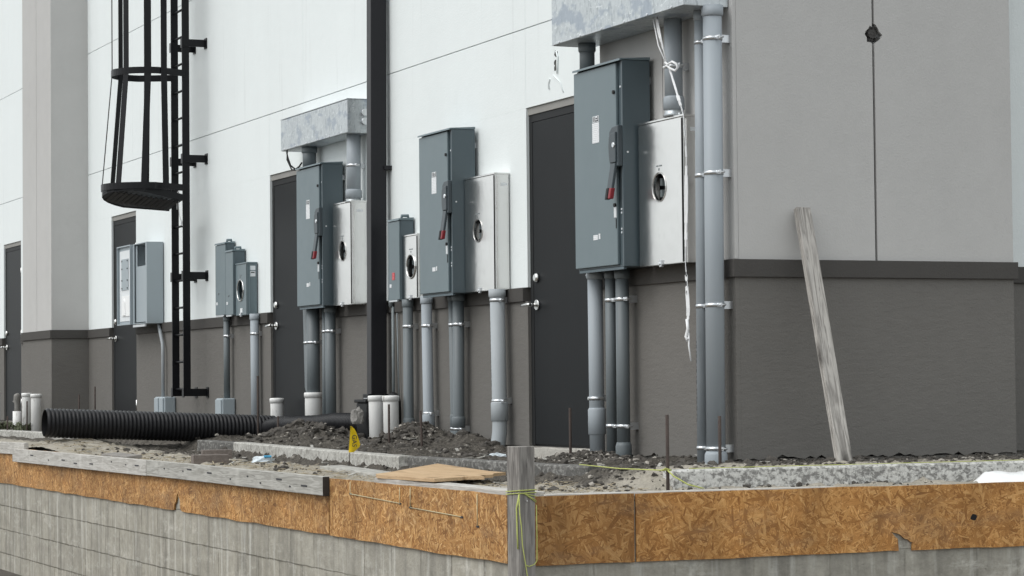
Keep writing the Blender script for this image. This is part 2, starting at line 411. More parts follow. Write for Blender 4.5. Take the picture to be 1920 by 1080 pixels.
for z0, z1, xs in ((zj1+J, zj2-J, [-1.6, -3.7215, -8.38, -14.0, -20.5, XEND]), (zj2+J, TOP, [-1.6, -3.7215, -8.38, -14.0, -20.5, XEND])):
    for i in range(len(xs)-1): mb.box(xs[i+1]+.0012, xs[i]-.0012, 0, .2, z0, z1)
mb.box(-.67, -.47, PE+.02, 14, ZB1, TOP)
mb.build('wall', M['white'], bld)
mb = MB()
for a, b in segs: mb.box(a, b, 0, .2, -.005, ZB0)
mb.box(-.67, -.47, PE+.02, 14, 0, ZB0)
mb.build('lower_wall', M['taupe'], bld)
mb = MB()
for a, b in segs: mb.box(a+.04, b-.04, -.02, .15, ZB0, ZB1, .003)
mb.box(-.62, -.45, PE+.02, 14, ZB0, ZB1, .003)
mb.build('trim_band', M['band'], bld)
mb = MB(); mb.box(XEND, -1.6, .02, .25, zj1-.05, zj2+.05); mb.box(XEND+.1, -1.7, .205, .3, -.4, 6.9)
mb.build('joint_backing', M['joint'], bld)
mb = MB(); mb.box(XEND, 0, .018, .4, -.6, -.006); mb.box(-1.60, -.018, PY+.018, PE-.018, -.6, .003)
mb.box(-.75, -.49, PE, 14, -.6, -.002); mb.box(QX0+.02, QX1-.02, QY+.018, .0, -.6, -.004)
mb.build('footing', M['footing'], bld)
mb = MB(); mb.box(XEND, -.05, .05, 14, 6.8, 6.95); mb.build('roof', M['joint'], bld)

def jag(a, b, z, n, amp):    # ragged lower stucco edge from a to b
    return [(a+(b-a)*i/n, z + (random.random()-.5)*amp + (amp if random.random() < .12 else 0)) for i in range(n+1)]
# near pilaster: core + skins
p = MB().box(PX0+.02, -.03, PY+.03, PE-.02, .01, TOP).build('pilaster', M['joint'], bld)
mb = MB()
Z0, Z1 = ZB1+.001, TOP
mb.box(PX0, -.8165, PY, PY+.022, Z0, Z1, .0015); mb.box(-.8095, 0, PY, PY+.022, Z0, Z1, .0025)
mb.box(PX0, PX0+.022, PY+.0225, .0, Z0, Z1)
# end face split by a vertical joint with a ragged hole at its upper part
hz, hy, hr = 2.268, .4105, .052
def notch(side):
    pts = []
    for k in range(9):
        a = math.pi*(k/8) - math.pi/2
        r = hr*(.8+.4*random.random())
        pts.append((hy + side*r*math.cos(a), hz + r*math.sin(a)))
    return pts
jl, jr = .4035, .4185
n1 = [q for q in notch(-1)]; n1 = [(min(q[0], jl), q[1]) for q in n1]
n2 = [q for q in notch(1)]; n2 = [(max(q[0], jr), q[1]) for q in n2]
mb.prism([(PY+.0225, Z0), (jl, Z0)] + n1 + [(jl, Z1), (PY+.0225, Z1)], (-.022,0,0), (0,1,0), (0,0,1), (1,0,0), .022)
mb.prism([(PE, Z0), (PE, Z1), (jr, Z1)] + n2[::-1] + [(jr, Z0)], (-.022,0,0), (0,1,0), (0,0,1), (1,0,0), .022)
mb.build('pilaster_face', M['grey'], p)
mb = MB()
mb.prism(jag(PX0, 0, .0, 40, .014) + [(0, ZB0), (PX0, ZB0)], (0, PY, 0), (1,0,0), (0,0,1), (0,1,0), .024)
mb.prism(jag(PY+.0245, PE, .006, 50, .016) + [(PE, ZB0), (PY+.0245, ZB0)], (-.024,0,0), (0,1,0), (0,0,1), (1,0,0), .024)
mb.box(PX0, PX0+.024, PY+.0245, -.001, 0, ZB0)
mb.build('pilaster_base', M['taupe'], p)
mb = MB(); B = .02
mb.prism([(PX0-B, PY-B), (B, PY-B), (B, PE+B), (-.3, PE+B), (-.3, 0), (PX0-B, -.021)], (0,0,ZB0), (1,0,0), (0,1,0), (0,0,1), ZB1-ZB0, .003)
mb.build('pilaster_trim', M['band'], p)
mb = MB(); mb.tube([(-.012, hy-.006, hz+.004), (.004, hy-.006, hz+.004)], .024, 16); mb.tube([(-.02, hy+.02, hz-.02), (.001, hy+.022, hz-.026)], .009, 8)
for k in range(16):
    a = random.random()*6.28; rr = .02+.03*random.random()
    mb.obox((-.01, hy+rr*math.cos(a), hz+rr*math.sin(a)), (1,.3,0), (0,1,random.random()), (.2,0,1), .012, .014, .012)
mb.build('broken_insert', M['hole'], p)
# far pilaster
p2 = MB().box(QX0+.02, QX1-.02, QY+.02, -.001, .01, TOP).build('pilaster', M['joint'], bld)
mb = MB(); xm = (QX0+QX1)/2
mb.box(QX0, xm-.005, QY, QY+.018, Z0, Z1); mb.box(xm+.005, QX1, QY, QY+.018, Z0, Z1)
mb.box(QX1-.018, QX1, QY+.0185, -.0005, Z0, Z1); mb.box(QX0, QX0+.018, QY+.0185, -.0005, Z0, Z1)
mb.build('pilaster_face', M['grey'], p2)
mb = MB(); mb.box(QX0, QX1, QY, QY+.018, 0, ZB0); mb.box(QX1-.018, QX1, QY+.0185, -.0005, 0, ZB0); mb.box(QX0, QX0+.018, QY+.0185, -.0005, 0, ZB0)
mb.build('pilaster_base', M['taupe'], p2)
mb = MB(); mb.prism([(QX0-B, QY-B), (QX1+B, QY-B), (QX1+B, -.021), (QX0-B, -.021)], (0,0,ZB0), (1,0,0), (0,1,0), (0,0,1), ZB1-ZB0, .003)
mb.build('pilaster_trim', M['band'], p2)
# lifting-insert scar in the white wall
mb = MB()
for px, pz, r in ((-3.222, 2.556, .024), (-3.232, 2.495, .020), (-3.238, 2.462, .018)):
    mb.prism([(px + r*1.1*math.cos(6.28*k/9)*(.7+.6*random.random()), pz + r*math.sin(6.28*k/9)*(.6+.6*random.random())) for k in range(9)], (0,-.0025,0), (1,0,0), (0,0,1), (0,1,0), .003)
scar = mb.build('insert_scar', M['hole'], bld)
mb = MB()
mb.tube([(-3.215,-.004,2.57), (-3.19,-.006,2.53), (-3.195,-.008,2.48), (-3.20,-.005,2.42)], .006, 8)
mb.tube([(-3.32,-.004,2.40), (-3.345,-.004,2.37), (-3.33,-.004,2.335)], .006, 8); mb.tube([(-3.27,-.004,2.42), (-3.16,-.004,2.36), (-3.11,-.004,2.29)], .004, 8)
mb.build('patch_smear', M['white'], scar)
mb = MB(); mb.cyl((-.47, 1.515, 2.04), (-.40, 1.505, 2.05), .012, 10); mb.build('wall_stub', M['blackpaint'], bld)

# doors (parts of the building; one built, three copied)
def make_door(x):
    d = MB().box(x+.052, x+DW-.052, .022, .066, .008, 2.148, .002).build('door', M['door'], None)
    def ch(mb, n, m): return mb.build(n, m, d)
    mb = MB(); mb.box(x+.003, x+.049, .02, .12, 0, 2.2); mb.box(x+DW-.049, x+DW-.003, .02, .12, 0, 2.2); mb.box(x+.049, x+DW-.049, .0205, .12, 2.151, 2.2)
    ch(mb, 'door_frame', M['doorframe'])
    ch(MB().box(x-.002, x+DW+.002, .012, .15, 2.2005, 2.2485), 'header', M['header'])
    mb = MB(); mb.cyl((x+.115,.022,.93), (x+.115,.008,.93), .034, 20); mb.cyl((x+.115,.01,.93), (x+.115,-.045,.93), .012, 12)
    mb.tube([(x+.145,-.048,.93), (x+.10,-.05,.932), (x+.03,-.05,.928), (x-.005,-.046,.927)], [.011,.012,.011,.009], 12)
    ch(mb, 'lever_handle', M['silver'])
    mb = MB(); mb.tube([(x+.115,.022,1.11), (x+.115,.006,1.11), (x+.115,-.004,1.11)], [.033,.031,.02], 20); ch(mb, 'deadbolt', M['silver'])
    for z in (.22, 1.08, 1.86):
        ch(MB().cyl((x+DW-.05,.014,z-.055), (x+DW-.05,.014,z+.055), .009, 10), 'hinge', M['silver'])
    ch(MB().box(x+.05, x+DW-.05, .03, .1, -.004, .007), 'threshold', M['blackpaint'])
    return d
d0 = make_door(doors_x[0]); d0.parent = bld
for x in doors_x[1:]:
    c = copy_tree(d0, bld); c.location.x += x - doors_x[0]
# concrete sill block under the nearest door
tag(MB().prism([(-3.76,-.5), (-2.64,-.5), (-2.64,-.012), (-2.9,-.006), (-3.2,-.012), (-3.42,-.008), (-3.76,-.02)], (0,-.03,0), (1,0,0), (0,0,1), (0,1,0), .16, .006)
    .build('door_sill', M['sill'], None), 'rough pale concrete sill block under the door nearest the corner', 'sill')

# ------------------------------------------------------------------ electrical gear
def disconnect(X1, X2, Yf, Yw, z0, z1, label):
    w = X2-X1
    r = empty('disconnect_switch', ((X1+X2)/2, Yw, z0), label, 'electrical box', 'tall grey safety switches on the wall')
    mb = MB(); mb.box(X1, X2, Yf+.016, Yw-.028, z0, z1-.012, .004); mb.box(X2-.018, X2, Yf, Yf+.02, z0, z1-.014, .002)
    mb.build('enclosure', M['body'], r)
    dx = X2-.078
    mb = MB(); mb.box(X1-.003, dx, Yf-.002, Yf+.0155, z0+.012, z1-.022, .004); dr = mb.build('door', M['steelgrey'], r)
    mb = MB(); mb.prism([(Yf-.018, z1-.018), (Yf-.016, z1-.006), (Yw-.028, z1+.006), (Yw-.028, z1-.011), (Yf+.01, z1-.0115)], (X1+.012,0,0), (0,1,0), (0,0,1), (1,0,0), w-.008)
    mb.build('rain_hood', M['steelgrey'], r)
    for z in (z0+.08, z1-.14): MB().box(X1+.05, X2-.04, Yw-.0285, Yw, z, z+.04).build('mounting_strut', M['galvstrap'], r)
    mb = MB(); mb.box(X1+.02, X2-.03, Yf+.012, Yf+.03, z0-.014, z0+.0); mb.build('bottom_flange', M['steelgrey_dark'], r)
    # handle mechanism on the right edge of the door
    hx, hz0, hz1 = X2+.004, z0+.555, z0+.785
    ol = [(hx-.005, hz0), (hx-.005, hz1), (hx-.085, hz1-.006), (hx-.118, hz1-.03), (hx-.128, hz1-.10), (hx-.124, hz0+.06), (hx-.112, hz0+.012), (hx-.10, hz0)]
    mb = MB(); mb.prism(ol, (0,Yf-.03,0), (1,0,0), (0,0,1), (0,1,0), .03, .006); hb = mb.build('handle_housing', M['handle'], r)
    mb = MB(); mb.prism([(a*.0+ (hx-.06)+(a-(hx-.06))*.72, (hz0+hz1)/2+(b-(hz0+hz1)/2)*.74-.008) for a, b in ol], (0,Yf-.040,0), (1,0,0), (0,0,1), (0,1,0), .012, .004)
    mb.build('handle_boss', M['handle'], hb)
    mb = MB(); mb.cyl((hx-.035, Yf-.048, (hz0+hz1)/2+.005), (hx-.035, Yf-.036, (hz0+hz1)/2+.005), .014, 16); mb.build('lock_bolt', M['sillmetal'], hb)
    top = Vector((hx-.06, Yf-.028, hz0+.02)); bot = Vector((hx-.072, Yf-.05, hz0-.145)); d = (bot-top).normalized()
    lv = MB().obox((top+bot)/2, (1,0,0), (0,1,0), d, .062, .018, (bot-top).length, .004).build('lever', M['handle'], r)
    e = bot + d*.0
    MB().obox(e+Vector((.018,0,-.004)), (1,0,0), (0,1,0), d, .030, .026, .062, .005).build('red_grip', M['red'], lv)
    MB().obox(e+Vector((-.016,-.002,-.004)), (1,0,0), (0,1,0), d, .030, .026, .066, .005).build('black_grip', M['blackrub'], lv)
    for z in (z1-.185, z0+.345): MB().cyl((dx-.02, Yf-.012, z), (dx-.02, Yf+.002, z), .011, 12).build('door_screw', M['blackrub'], r)
    mb = MB(); mb.box(dx-.035, dx-.005, Yf-.006, Yf+.001, z0+.275, z0+.335, .002); mb.build('door_latch', M['sticker'], r)
    MB().box(dx-.012, dx-.006, Yf-.0055, Yf, z0+.215, z0+.27).build('latch_slot', M['blackrub'], r)
    mb = MB(); mb.box(X1+.245, X1+.335, Yf-.0035, Yf-.001, z0+.715, z0+.83)
    MBs = mb.build('rating_label', M['textsticker'], r)
    mb = MB(); mb.box(X1+.25, X1+.332, Yf-.0035, Yf-.001, z0+.833, z0+.868); mb.build('maker_emblem', M['sticker'], MBs)
    mb = MB(); ex, ez = X1+.278, z0+.837
    for a, b, c_, d_ in ((0,.008,0,.028), (.008,.04,0,.006), (.040,.048,0,.028), (.016,.032,.012,.02), (-.02,-.012,.0,.028)): mb.box(ex+a, ex+b, Yf-.0045, Yf-.0036, ez+c_, ez+d_)
    mb.build('emblem_mark', M['print'], MBs)
    mb = MB(); zz = z0+.165; xx = X1+.245
    mb.box(xx, xx+.058, Yf-.0035, Yf-.001, zz, zz+.028); mb.box(xx+.07, xx+.09, Yf-.0035, Yf-.001, zz+.003, zz+.034)
    mb.build('small_label', M['textsticker'], r)
    for z in (z0+.19, z0+.21, z0+.30, z0+.32, z1-.16): MB().cyl((X2-.045, Yf+.008, z), (X2-.045, Yf+.018, z), .006, 8).build('rivet', M['sillmetal'], r)
    MB().cyl((X2+.002, Yf+.03, hz0+.08), (X2-.004, Yf+.03, hz0+.08), .006, 8).build('rivet', M['sillmetal'], r)
    return r
disconnect(-1.545, -.912, -.650, PY, 1.054, 2.216, 'tall grey safety switch with red-tipped lever on the corner pilaster, under the cut-off wireway')
disconnect(-5.171, -4.547, -.205, 0, 1.043, 2.199, 'tall grey safety switch with red-tipped lever, between the downspout and the nearest door')
disconnect(-7.962, -7.318, -.203, 0, 1.044, 2.194, 'tall grey safety switch with red-tipped lever left of the downspout, under the dented wireway')

def meter(X1, X2, Yf, Yw, z0, z1, cx, cz, rr, mat, label, group, lip=True, stickers=False, side=None):
    r = empty('meter_socket', ((X1+X2)/2, Yw, z0), label, 'meter box', group)
    mb = MB(); t = .004
    mb.box(X1, X1+t, Yf+.004, Yw-.01, z0, z1); mb.box(X2-t, X2, Yf+.004, Yw-.01, z0, z1)
    mb.box(X1+t, X2-t, Yf+.004, Yw-.01, z0, z0+t); mb.box(X1+t, X2-t, Yf+.004, Yw-.01, z1-t, z1); mb.box(X1+t, X2-t, Yw-.014, Yw-.0105, z0+t, z1-t)
    if lip:
        mb.box(X2, X2+.009, Yf+.018, Yf+.028, z0, z1-.01); mb.box(X1-.004, X2+.006, Yf-.004, Yw-.006, z1+.0005, z1+.014, .003)
    mb.build('enclosure', side or mat, r)
    mb = MB(); mb.ring_plate(X1-.002, X2-.02 if lip else X2, z0+.002, z1-.004, Yf, cx, cz, rr*.98, rr, .014, 40); cv = mb.build('cover', mat, r)
    mb = MB(); seg = 36
    pts = [(cx+rr*1.07*math.cos(2*math.pi*k/seg), Yf-.003, cz+rr*1.07*math.sin(2*math.pi*k/seg)) for k in range(seg+1)]
    mb.tube(pts, .006 if rr > .078 else .002, 8, False); mb.build('socket_ring', M['steel'], cv)
    mb = MB(); mb.box(cx-.1, cx+.1, Yf+.052, Yf+.06, cz-.12, cz+.12); blk = mb.build('socket_block', M['blackpaint'], r)
    for sx in (-1, 1):
        for sz in (-1, 1):
            mb = MB(); X = cx+sx*rr*.38; Z = cz+sz*rr*.42
            mb.box(X-.010, X-.006, Yf+.024, Yf+.052, Z-.020, Z+.020); mb.box(X+.005, X+.009, Yf+.024, Yf+.052, Z-.020, Z+.020); mb.box(X-.010, X+.009, Yf+.049, Yf+.0525, Z-.022, Z+.022)
            mb.build('jaw', M['plug'], blk)
    xm = (X1+X2)/2
    mb = MB(); mb.box(xm-.012, xm+.012, Yf-.012, Yf+.006, z0-.014, z0+.026, .003); mb.cyl((xm, Yf-.02, z0+.004), (xm, Yf-.01, z0+.004), .008, 10); mb.build('latch', M['sillmetal'], r)
    mb = MB()
    for a, b in ((-.035,-.012), (.002,.03)): mb.box(cx+a, cx+b, Yf-.0025, Yf-.0005, cz+rr*1.5, cz+rr*1.5+.008)
    mb.box(cx-.006, cx+.0, Yf-.0025, Yf-.0005, cz+rr*1.5-.022, cz+rr*1.5-.008)
    mb.build('embossed_mark', M['plug'], cv)
    if stickers:
        mb = MB(); mb.box(X2, X2+.0015, Yf+.03, Yf+.078, z1-.058, z1-.02); mb.build('side_label', M['sticker'], r)
        mb = MB(); mb.box(X2, X2+.0015, Yf+.03, Yf+.078, z1-.115, z1-.066); s = mb.build('side_label', M['textsticker'], r)
        mb = MB(); mb.box(X2+.001, X2+.0025, Yf+.036, Yf+.07, z1-.084, z1-.074); mb.build('label_print', M['print'], s)
        mb = MB(); mb.box(xm-.035, xm+.03, Yf-.002, Yf, cz-.2, cz-.16); mb.build('front_label', M['sticker'], cv)
    elif lip:
        mb = MB(); mb.box(X2+.0005, X2+.002, Yf+.045, Yf+.095, z1-.075, z1-.055); mb.build('side_label', M['sticker'], r)
    return r
G2 = 'stainless meter sockets on the wall'
meter(-.885, -.352, -.565, PY, 1.050, 1.831, -.637, 1.473, .075, M['steel'], 'bright stainless meter socket on the corner pilaster beside the white pull tape', G2)
meter(-4.538, -4.005, -.114, 0, 1.045, 1.826, -4.302, 1.462, .075, M['steel'], 'stainless meter socket on the white wall, immediately left of the nearest door', G2)
meter(-7.252, -6.823, -.137, 0, 1.040, 1.838, -7.03, 1.466, .075, M['steel'], 'darker stainless meter socket squeezed against the left side of the black downspout', G2)
meter(-5.780, -5.495, -.10, 0, 1.044, 1.502, -5.625, 1.278, .082, M['steel'], 'small narrow pale meter socket with a big round hole, near the red warning label', 'small meter sockets')
meter(-10.009, -9.671, -.103, 0, 1.040, 1.494, -9.862, 1.262, .088, M['steelgrey'], 'small grey meter socket with white side labels, rightmost of the stepped trio by the ladder', 'small meter sockets', True, True)

def small_switch(X1, X2, Yf, z0, z1, label, red=False):
    r = empty('fused_switch', ((X1+X2)/2, 0, z0), label, 'electrical box', 'small grey switch boxes')
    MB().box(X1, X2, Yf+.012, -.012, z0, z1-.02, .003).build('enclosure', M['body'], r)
    MB().box(X1-.002, X2-.006, Yf, Yf+.0115, z0+.006, z1-.026, .003).build('cover', M['steelgrey'], r)
    mb = MB(); mb.prism([(Yf-.008, z1-.024), (Yf-.004, z1-.008), (-.012, z1), (-.012, z1-.019), (Yf+.004, z1-.0195)], (X1-.004,0,0), (0,1,0), (0,0,1), (1,0,0), X2-X1+.008)
    xm = X2-.03; mb.tube([(xm, Yf*.35, z1-.008), (xm, Yf*.35, z1+.014), (xm, Yf*.75, z1+.012), (xm, Yf*.75, z1-.01)], .012, 10)
    mb.build('rain_hood', M['steelgrey'], r)
    MB().box(X1+.03, X1+.07, Yf-.0025, Yf, z0+.10, z0+.125).build('label', M['textsticker'], r)
    if red: MB().box(X1+.085, X1+.135, Yf-.003, Yf, z0+.155, z0+.21).build('warning_label', M['redsticker'], r)
    else: MB().cyl((X1+.1, Yf-.008, z0+.3*(z1-z0)), (X1+.1, Yf+.002, z0+.3*(z1-z0)), .008, 10).build('knob', M['plug'], r)
    MB().box(X1+.03, X2-.04, Yf-.006, Yf+.006, z0-.008, z0+.004).build('bottom_latch', M['sillmetal'], r)
    return r
small_switch(-6.032, -5.795, -.127, 1.035, 1.653, 'narrow grey switch box with a red warning label, just right of the black downspout', True)
small_switch(-10.651, -10.33, -.101, 1.054, 1.729, 'grey switch box, tallest and leftmost of the stepped trio by the ladder')
small_switch(-10.25, -10.019, -.125, 1.045, 1.644, 'grey switch box, middle one of the stepped trio by the ladder')

def wireway(X1, X2, Yf, Yw, z0, z1, label, conn=False):
    r = empty('wireway', ((X1+X2)/2, Yw, z0), label, 'wireway', 'galvanised wireway boxes high on the wall')
    MB().box(X1, X2, Yf+.006, Yw-.004, z0, z1, .003).build('trough', M['galv'], r)
    mb = MB(); mb.box(X1-.003, X2-.012, Yf-.002, Yf+.0055, z0+.003, z1-.003, .002); cv = mb.build('cover', M['galv'], r)
    for i in range(6): MB().cyl((X1+.1+i*(X2-X1-.25)/5, Yf-.006, z0+.012), (X1+.1+i*(X2-X1-.25)/5, Yf, z0+.012), .006, 8).build('cover_screw', M['sillmetal'], cv)
    mb = MB(); mb.box(X1-.002, X2+.004, Yf-.006, Yw-.002, z1+.0005, z1+.006); mb.box(X2+.0005, X2+.006, Yf-.004, Yf+.018, z0+.002, z1-.002)
    mb.build('end_flange', M['galv'], r)
    if conn:
        mb = MB()
        for dz in (.16, .09): mb.tube([(X2, Yw-.055, z0+dz), (X2+.03, Yw-.055, z0+dz)], .028, 14)
        mb.build('end_connector', M['sillmetal'], r)
    return r
wireway(-1.715, -.032, -.708, PY, 2.377, 2.648, 'long galvanised wireway above the corner switch, cut off by the top of the picture')
wireway(-8.403, -6.735, -.190, 0, 2.372, 2.634, 'long dented galvanised wireway box left of the black downspout, above the second door', True)

def inspect_panel():
    X1, X2, Yf, z0, z1 = -13.326, -12.783, -.18, 1.045, 1.861
    r = empty('load_panel', ((X1+X2)/2, 0, z0), 'light grey load panel with its door swung open, left of the caged ladder', 'electrical box')
    mb = MB(); t = .008
    mb.box(X1, X1+t, Yf, -.01, z0, z1); mb.box(X2-t, X2, Yf, -.01, z0, z1); mb.box(X1+t, X2-t, Yf, -.01, z0, z0+t); mb.box(X1+t, X2-t, Yf, -.01, z1-t, z1)
    mb.box(X1+t, X1+.05, Yf+.001, Yf+.008, z0+t, z1-t); mb.box(X2-.05, X2-t, Yf+.001, Yf+.008, z0+t, z1-t)
    mb.build('enclosure', M['lightgrey'], r)
    mb = MB(); mb.box(X1+.05, X2-.05, Yf+.02, Yf+.026, z0+.02, z0+.585); mb.box(X1+.05, X1+.10, Yf+.02, Yf+.026, z0+.585, z1-.02); mb.box(X2-.1, X2-.05, Yf+.02, Yf+.026, z0+.585, z1-.02)
    mb.build('dead_front', M['lightgrey'], r)
    MB().box(X1+.02, X2-.02, -.02, -.0105, z0+.02, z1-.02).build('back_plate', M['sticker'], r)
    d0, d1 = X1-.545, X1-.008
    mb = MB(); y = Yf-.015
    mb.box(d0, d1, y+.012, y+.018, z0, z1); mb.box(d0, d0+.012, y-.012, y+.012, z0, z1); mb.box(d1-.012, d1, y-.012, y+.012, z0, z1); mb.box(d0+.012, d1-.012, y-.012, y+.012, z0, z0+.012); mb.box(d0+.012, d1-.012, y-.012, y+.012, z1-.012, z1)
    d = mb.build('panel_door', M['lightgrey'], r)
    MB().box(d0+.06, d1-.03, y+.006, y+.0115, z0+.04, z1-.05).build('inner_liner', M['sticker'], d)
    mb = MB(); mb.box(d0+.14, d1-.12, y-.0, y+.0055, z0+.36, z0+.68); pl = mb.build('cover_plate', M['lightgrey'], d)
    mb = MB()
    for a in (d0+.17, d1-.15):
        for z in (.38, .46, .58, .66): mb.cyl((a, y-.006, z0+z), (a, y, z0+z), .008, 8)
    mb.build('plate_screw', M['blackrub'], pl)
    mb = MB(); mb.box(d0+.16, d1-.06, y-.002, y+.004, z0+.09, z0+.30); mb.prism([(d0+.2, z0+.1), (d0+.32, z0+.1), (d0+.3, z0+.24), (d0+.25, z0+.28), (d0+.21, z0+.24)], (0,y-.01,0), (1,0,0), (0,0,1), (0,1,0), .008)
    mb.build('document_pocket', M['whitebag'], d)
    MB().box(X1+.02, X2-.06, Yf-.006, Yf+.01, z0-.03, z0-.008).build('bottom_rail', M['sillmetal'], r)
inspect_panel()

# ------------------------------------------------------------------ conduits
def conduit(pts, r, label, straps=(), couplings=(), bell=None, mat='pvc', yw=0, ear=1, printz=None, top_adapter=True):
    """pts from top to bottom; straps/couplings are heights"""
    x, y, zt = pts[0]
    o = empty('conduit', (pts[-1][0], pts[-1][1], pts[-1][2]), label, 'conduit', 'grey PVC conduits on the wall')
    MB().tube(pts, r, 28).build('pipe', M[mat], o)
    def at(z):
        for a, b in zip(pts, pts[1:]):
            if b[2] <= z <= a[2]:
                t = (a[2]-z)/max(a[2]-b[2], 1e-6); return a[0]+(b[0]-a[0])*t, a[1]+(b[1]-a[1])*t
        return pts[0][:2]
    if top_adapter:
        MB().tube([(x,y,zt+.004), (x,y,zt-.045), (x,y,zt-.055)], [r*1.16, r*1.16, r*1.02], 28).build('adapter', M[mat], o)
    for z0, z1 in couplings:
        (a, b), (c, d) = at(z0), at(z1)
        MB().tube([(c,d,z1+.012), (c,d,z1), (a,b,z0), (a,b,z0-.003)], [r*1.03, r*1.17, r*1.17, r*1.03], 28).build('coupling', M[mat], o)
    if bell:
        a, b = at(bell)
        MB().tube([(a,b,bell+.02), (a,b,bell), pts[-1]], [r*1.02, r*1.2, r*1.22], 28).build('bell_end', M[mat], o)
    for z in straps:
        a, b = at(z)
        mb = MB(); mb.tube([(a,b,z+.010), (a,b,z-.010)], r+.003, 28)
        s = 1 if ear > 0 else -1
        mb.box(min(a+s*r, a+s*(r+.05)), max(a+s*r, a+s*(r+.05)), b-.013, b-.009, z-.010, z+.010)
        if yw-b > .02: mb.box(a-.02, a+.02, b+r*.6, yw, z-.02, z+.02)
        st = mb.build('strap', M['galvstrap'], o)
        mb = MB(); mb.cyl((a+s*(r+.035), b-.02, z), (a+s*(r+.035), b+.02, z), .005, 8); mb.build('strap_bolt', M['sillmetal'], st)
    if printz:
        mb = MB(); z = printz[0]
        while z > printz[1]:
            h = .008+.02*random.random(); a, b = at(z)
            mb.obox((a-r*.32, b-r*.948, z), (.948,-.32,0), (.32,.948,0), (0,0,1), .007, .002, h); z -= h+.006+.012*random.random()
        mb.build('ink_print', M['print'], o)
    return o
ypn = PY-.085
conduit([(-1.538,ypn,1.062), (-1.53,ypn,-.12)], .044, 'widest pale grey conduit under the corner switch, with a coupling near the ground', (1.035, .321), ((.115,.255),), yw=PY, ear=-1, printz=(.24,.12))
conduit([(-1.333,ypn,1.057), (-1.336,ypn,-.12)], .0305, 'thin dark grey conduit, middle of the three under the corner switch', (.881, .165), mat='pvcdark', yw=PY)
conduit([(-1.180,ypn,1.050), (-1.184,ypn,-.12)], .038, 'dark grey conduit, rightmost of the three under the corner switch, with a flared foot', (.881, .165), bell=.055, mat='pvcdark', yw=PY)
conduit([(-.196,ypn,2.378), (-.228,ypn,-.12)], .031, 'long thin conduit, left one of the pair from ground to the nearest wireway', (2.209,1.503,.811,.062), yw=PY, printz=(.62,.2))
conduit([(-.040,ypn-.01,2.379), (-.062,ypn-.01,-.12)], .050, 'long thick conduit at the wall corner, right one of the pair to the nearest wireway', (2.209,1.503,.811,.062), bell=.03, yw=PY)
conduit([(-.512,ypn,2.378), (-.512,ypn,1.90)], .049, 'short thick conduit between the nearest wireway and the bright stainless meter', (2.119,), ((1.885,1.945),), yw=PY, top_adapter=False)
conduit([(-1.548,ypn-.03,2.378), (-1.548,ypn-.03,2.20)], .044, 'short dark conduit nipple between the nearest wireway and the corner switch', mat='pvcdark', yw=PY)
MB_hub = MB().tube([(-.512,ypn,1.90), (-.512,ypn,1.862), (-.512,ypn,1.846)], [.05,.052,.062], 24)
for k in range(6): MB_hub.cyl((-.512+.066*math.cos(k*1.05), ypn+.02*math.sin(k*1.05), 1.845), (-.512+.066*math.cos(k*1.05), ypn+.02*math.sin(k*1.05), 1.862), .009, 8)
tag(MB_hub.build('hub_fitting', M['galv'], None), 'bolted metal hub fitting on top of the bright stainless meter socket', 'hub fitting')
yw_ = -.075
conduit([(-5.766,yw_,1.036), (-5.767,yw_,.03), (-5.766,yw_-.01,-.12)], .038, 'dark grey conduit rising behind the two white capped pipes to the red-labelled switch', (.84,.10), ((.045,.15),), mat='pvcdark')
conduit([(-5.388,yw_,1.046), (-5.36,yw_,.09), (-5.355,yw_-.008,.03), (-5.35,yw_-.02,-.04), (-5.345,yw_-.045,-.12)], .039, 'pale grey conduit with coupling, at the left edge of the switch right of the downspout', (.835,.20), ((.085,.185),), mat='pvc')
conduit([(-4.890,yw_,1.050), (-4.862,yw_,.11), (-4.855,yw_-.012,.03), (-4.845,yw_-.035,-.05), (-4.83,yw_-.06,-.12)], .027, 'thin left one of two touching conduits under the switch right of the downspout', (.83,.095), ((.105,.185),), mat='pvcdark')
conduit([(-4.757,yw_-.005,1.050), (-4.775,yw_-.005,.11), (-4.772,yw_-.015,.03), (-4.765,yw_-.038,-.05), (-4.75,yw_-.065,-.12)], .041, 'thicker right one of two touching conduits under the switch right of the downspout', (.83,.095), ((.105,.17),), mat='pvcdark', printz=(.04,-.02))
conduit([(-4.046,yw_-.01,1.046), (-4.02,yw_-.01,.16), (-4.015,yw_-.015,.08), (-4.008,yw_-.03,0), (-3.995,yw_-.055,-.12)], .0505, 'thick printed conduit under the meter left of the nearest door, bent at its foot', (.975,.294), ((.16,.278),), mat='pvcold', printz=(.82,.38))
conduit([(-8.036,-.10,1.056), (-8.0,-.10,.40), (-7.95,-.105,.34), (-7.90,-.106,.2)], .031, 'thin left conduit of the two dropping into a white pipe sleeve at the second door', (.76,), mat='pvcdark', top_adapter=False)
conduit([(-7.86,-.105,1.056), (-7.86,-.105,.1)], .054, 'thick right conduit of the two dropping into a white pipe sleeve at the second door', (.76,), mat='pvcdark', top_adapter=False)
conduit([(-7.645,yw_,1.046), (-7.66,yw_,-.12)], .024, 'thin left one of two conduits under the switch at the second door', (.845,), mat='pvcdark', top_adapter=False)
conduit([(-7.49,yw_-.01,1.046), (-7.485,yw_-.01,-.12)], .043, 'dark thick right one of two conduits under the switch at the second door', (.845,), mat='pvcdark')
conduit([(-6.885,-.09,2.374), (-6.892,-.09,1.872)], .0555, 'short thick conduit between the far wireway and the darker stainless meter', (2.13,), ((1.875,1.93),), top_adapter=False)
conduit([(-7.952,-.095,2.374), (-7.952,-.095,2.18)], .056, 'short dark conduit nipple under the far wireway above its switch', (), mat='pvcdark')
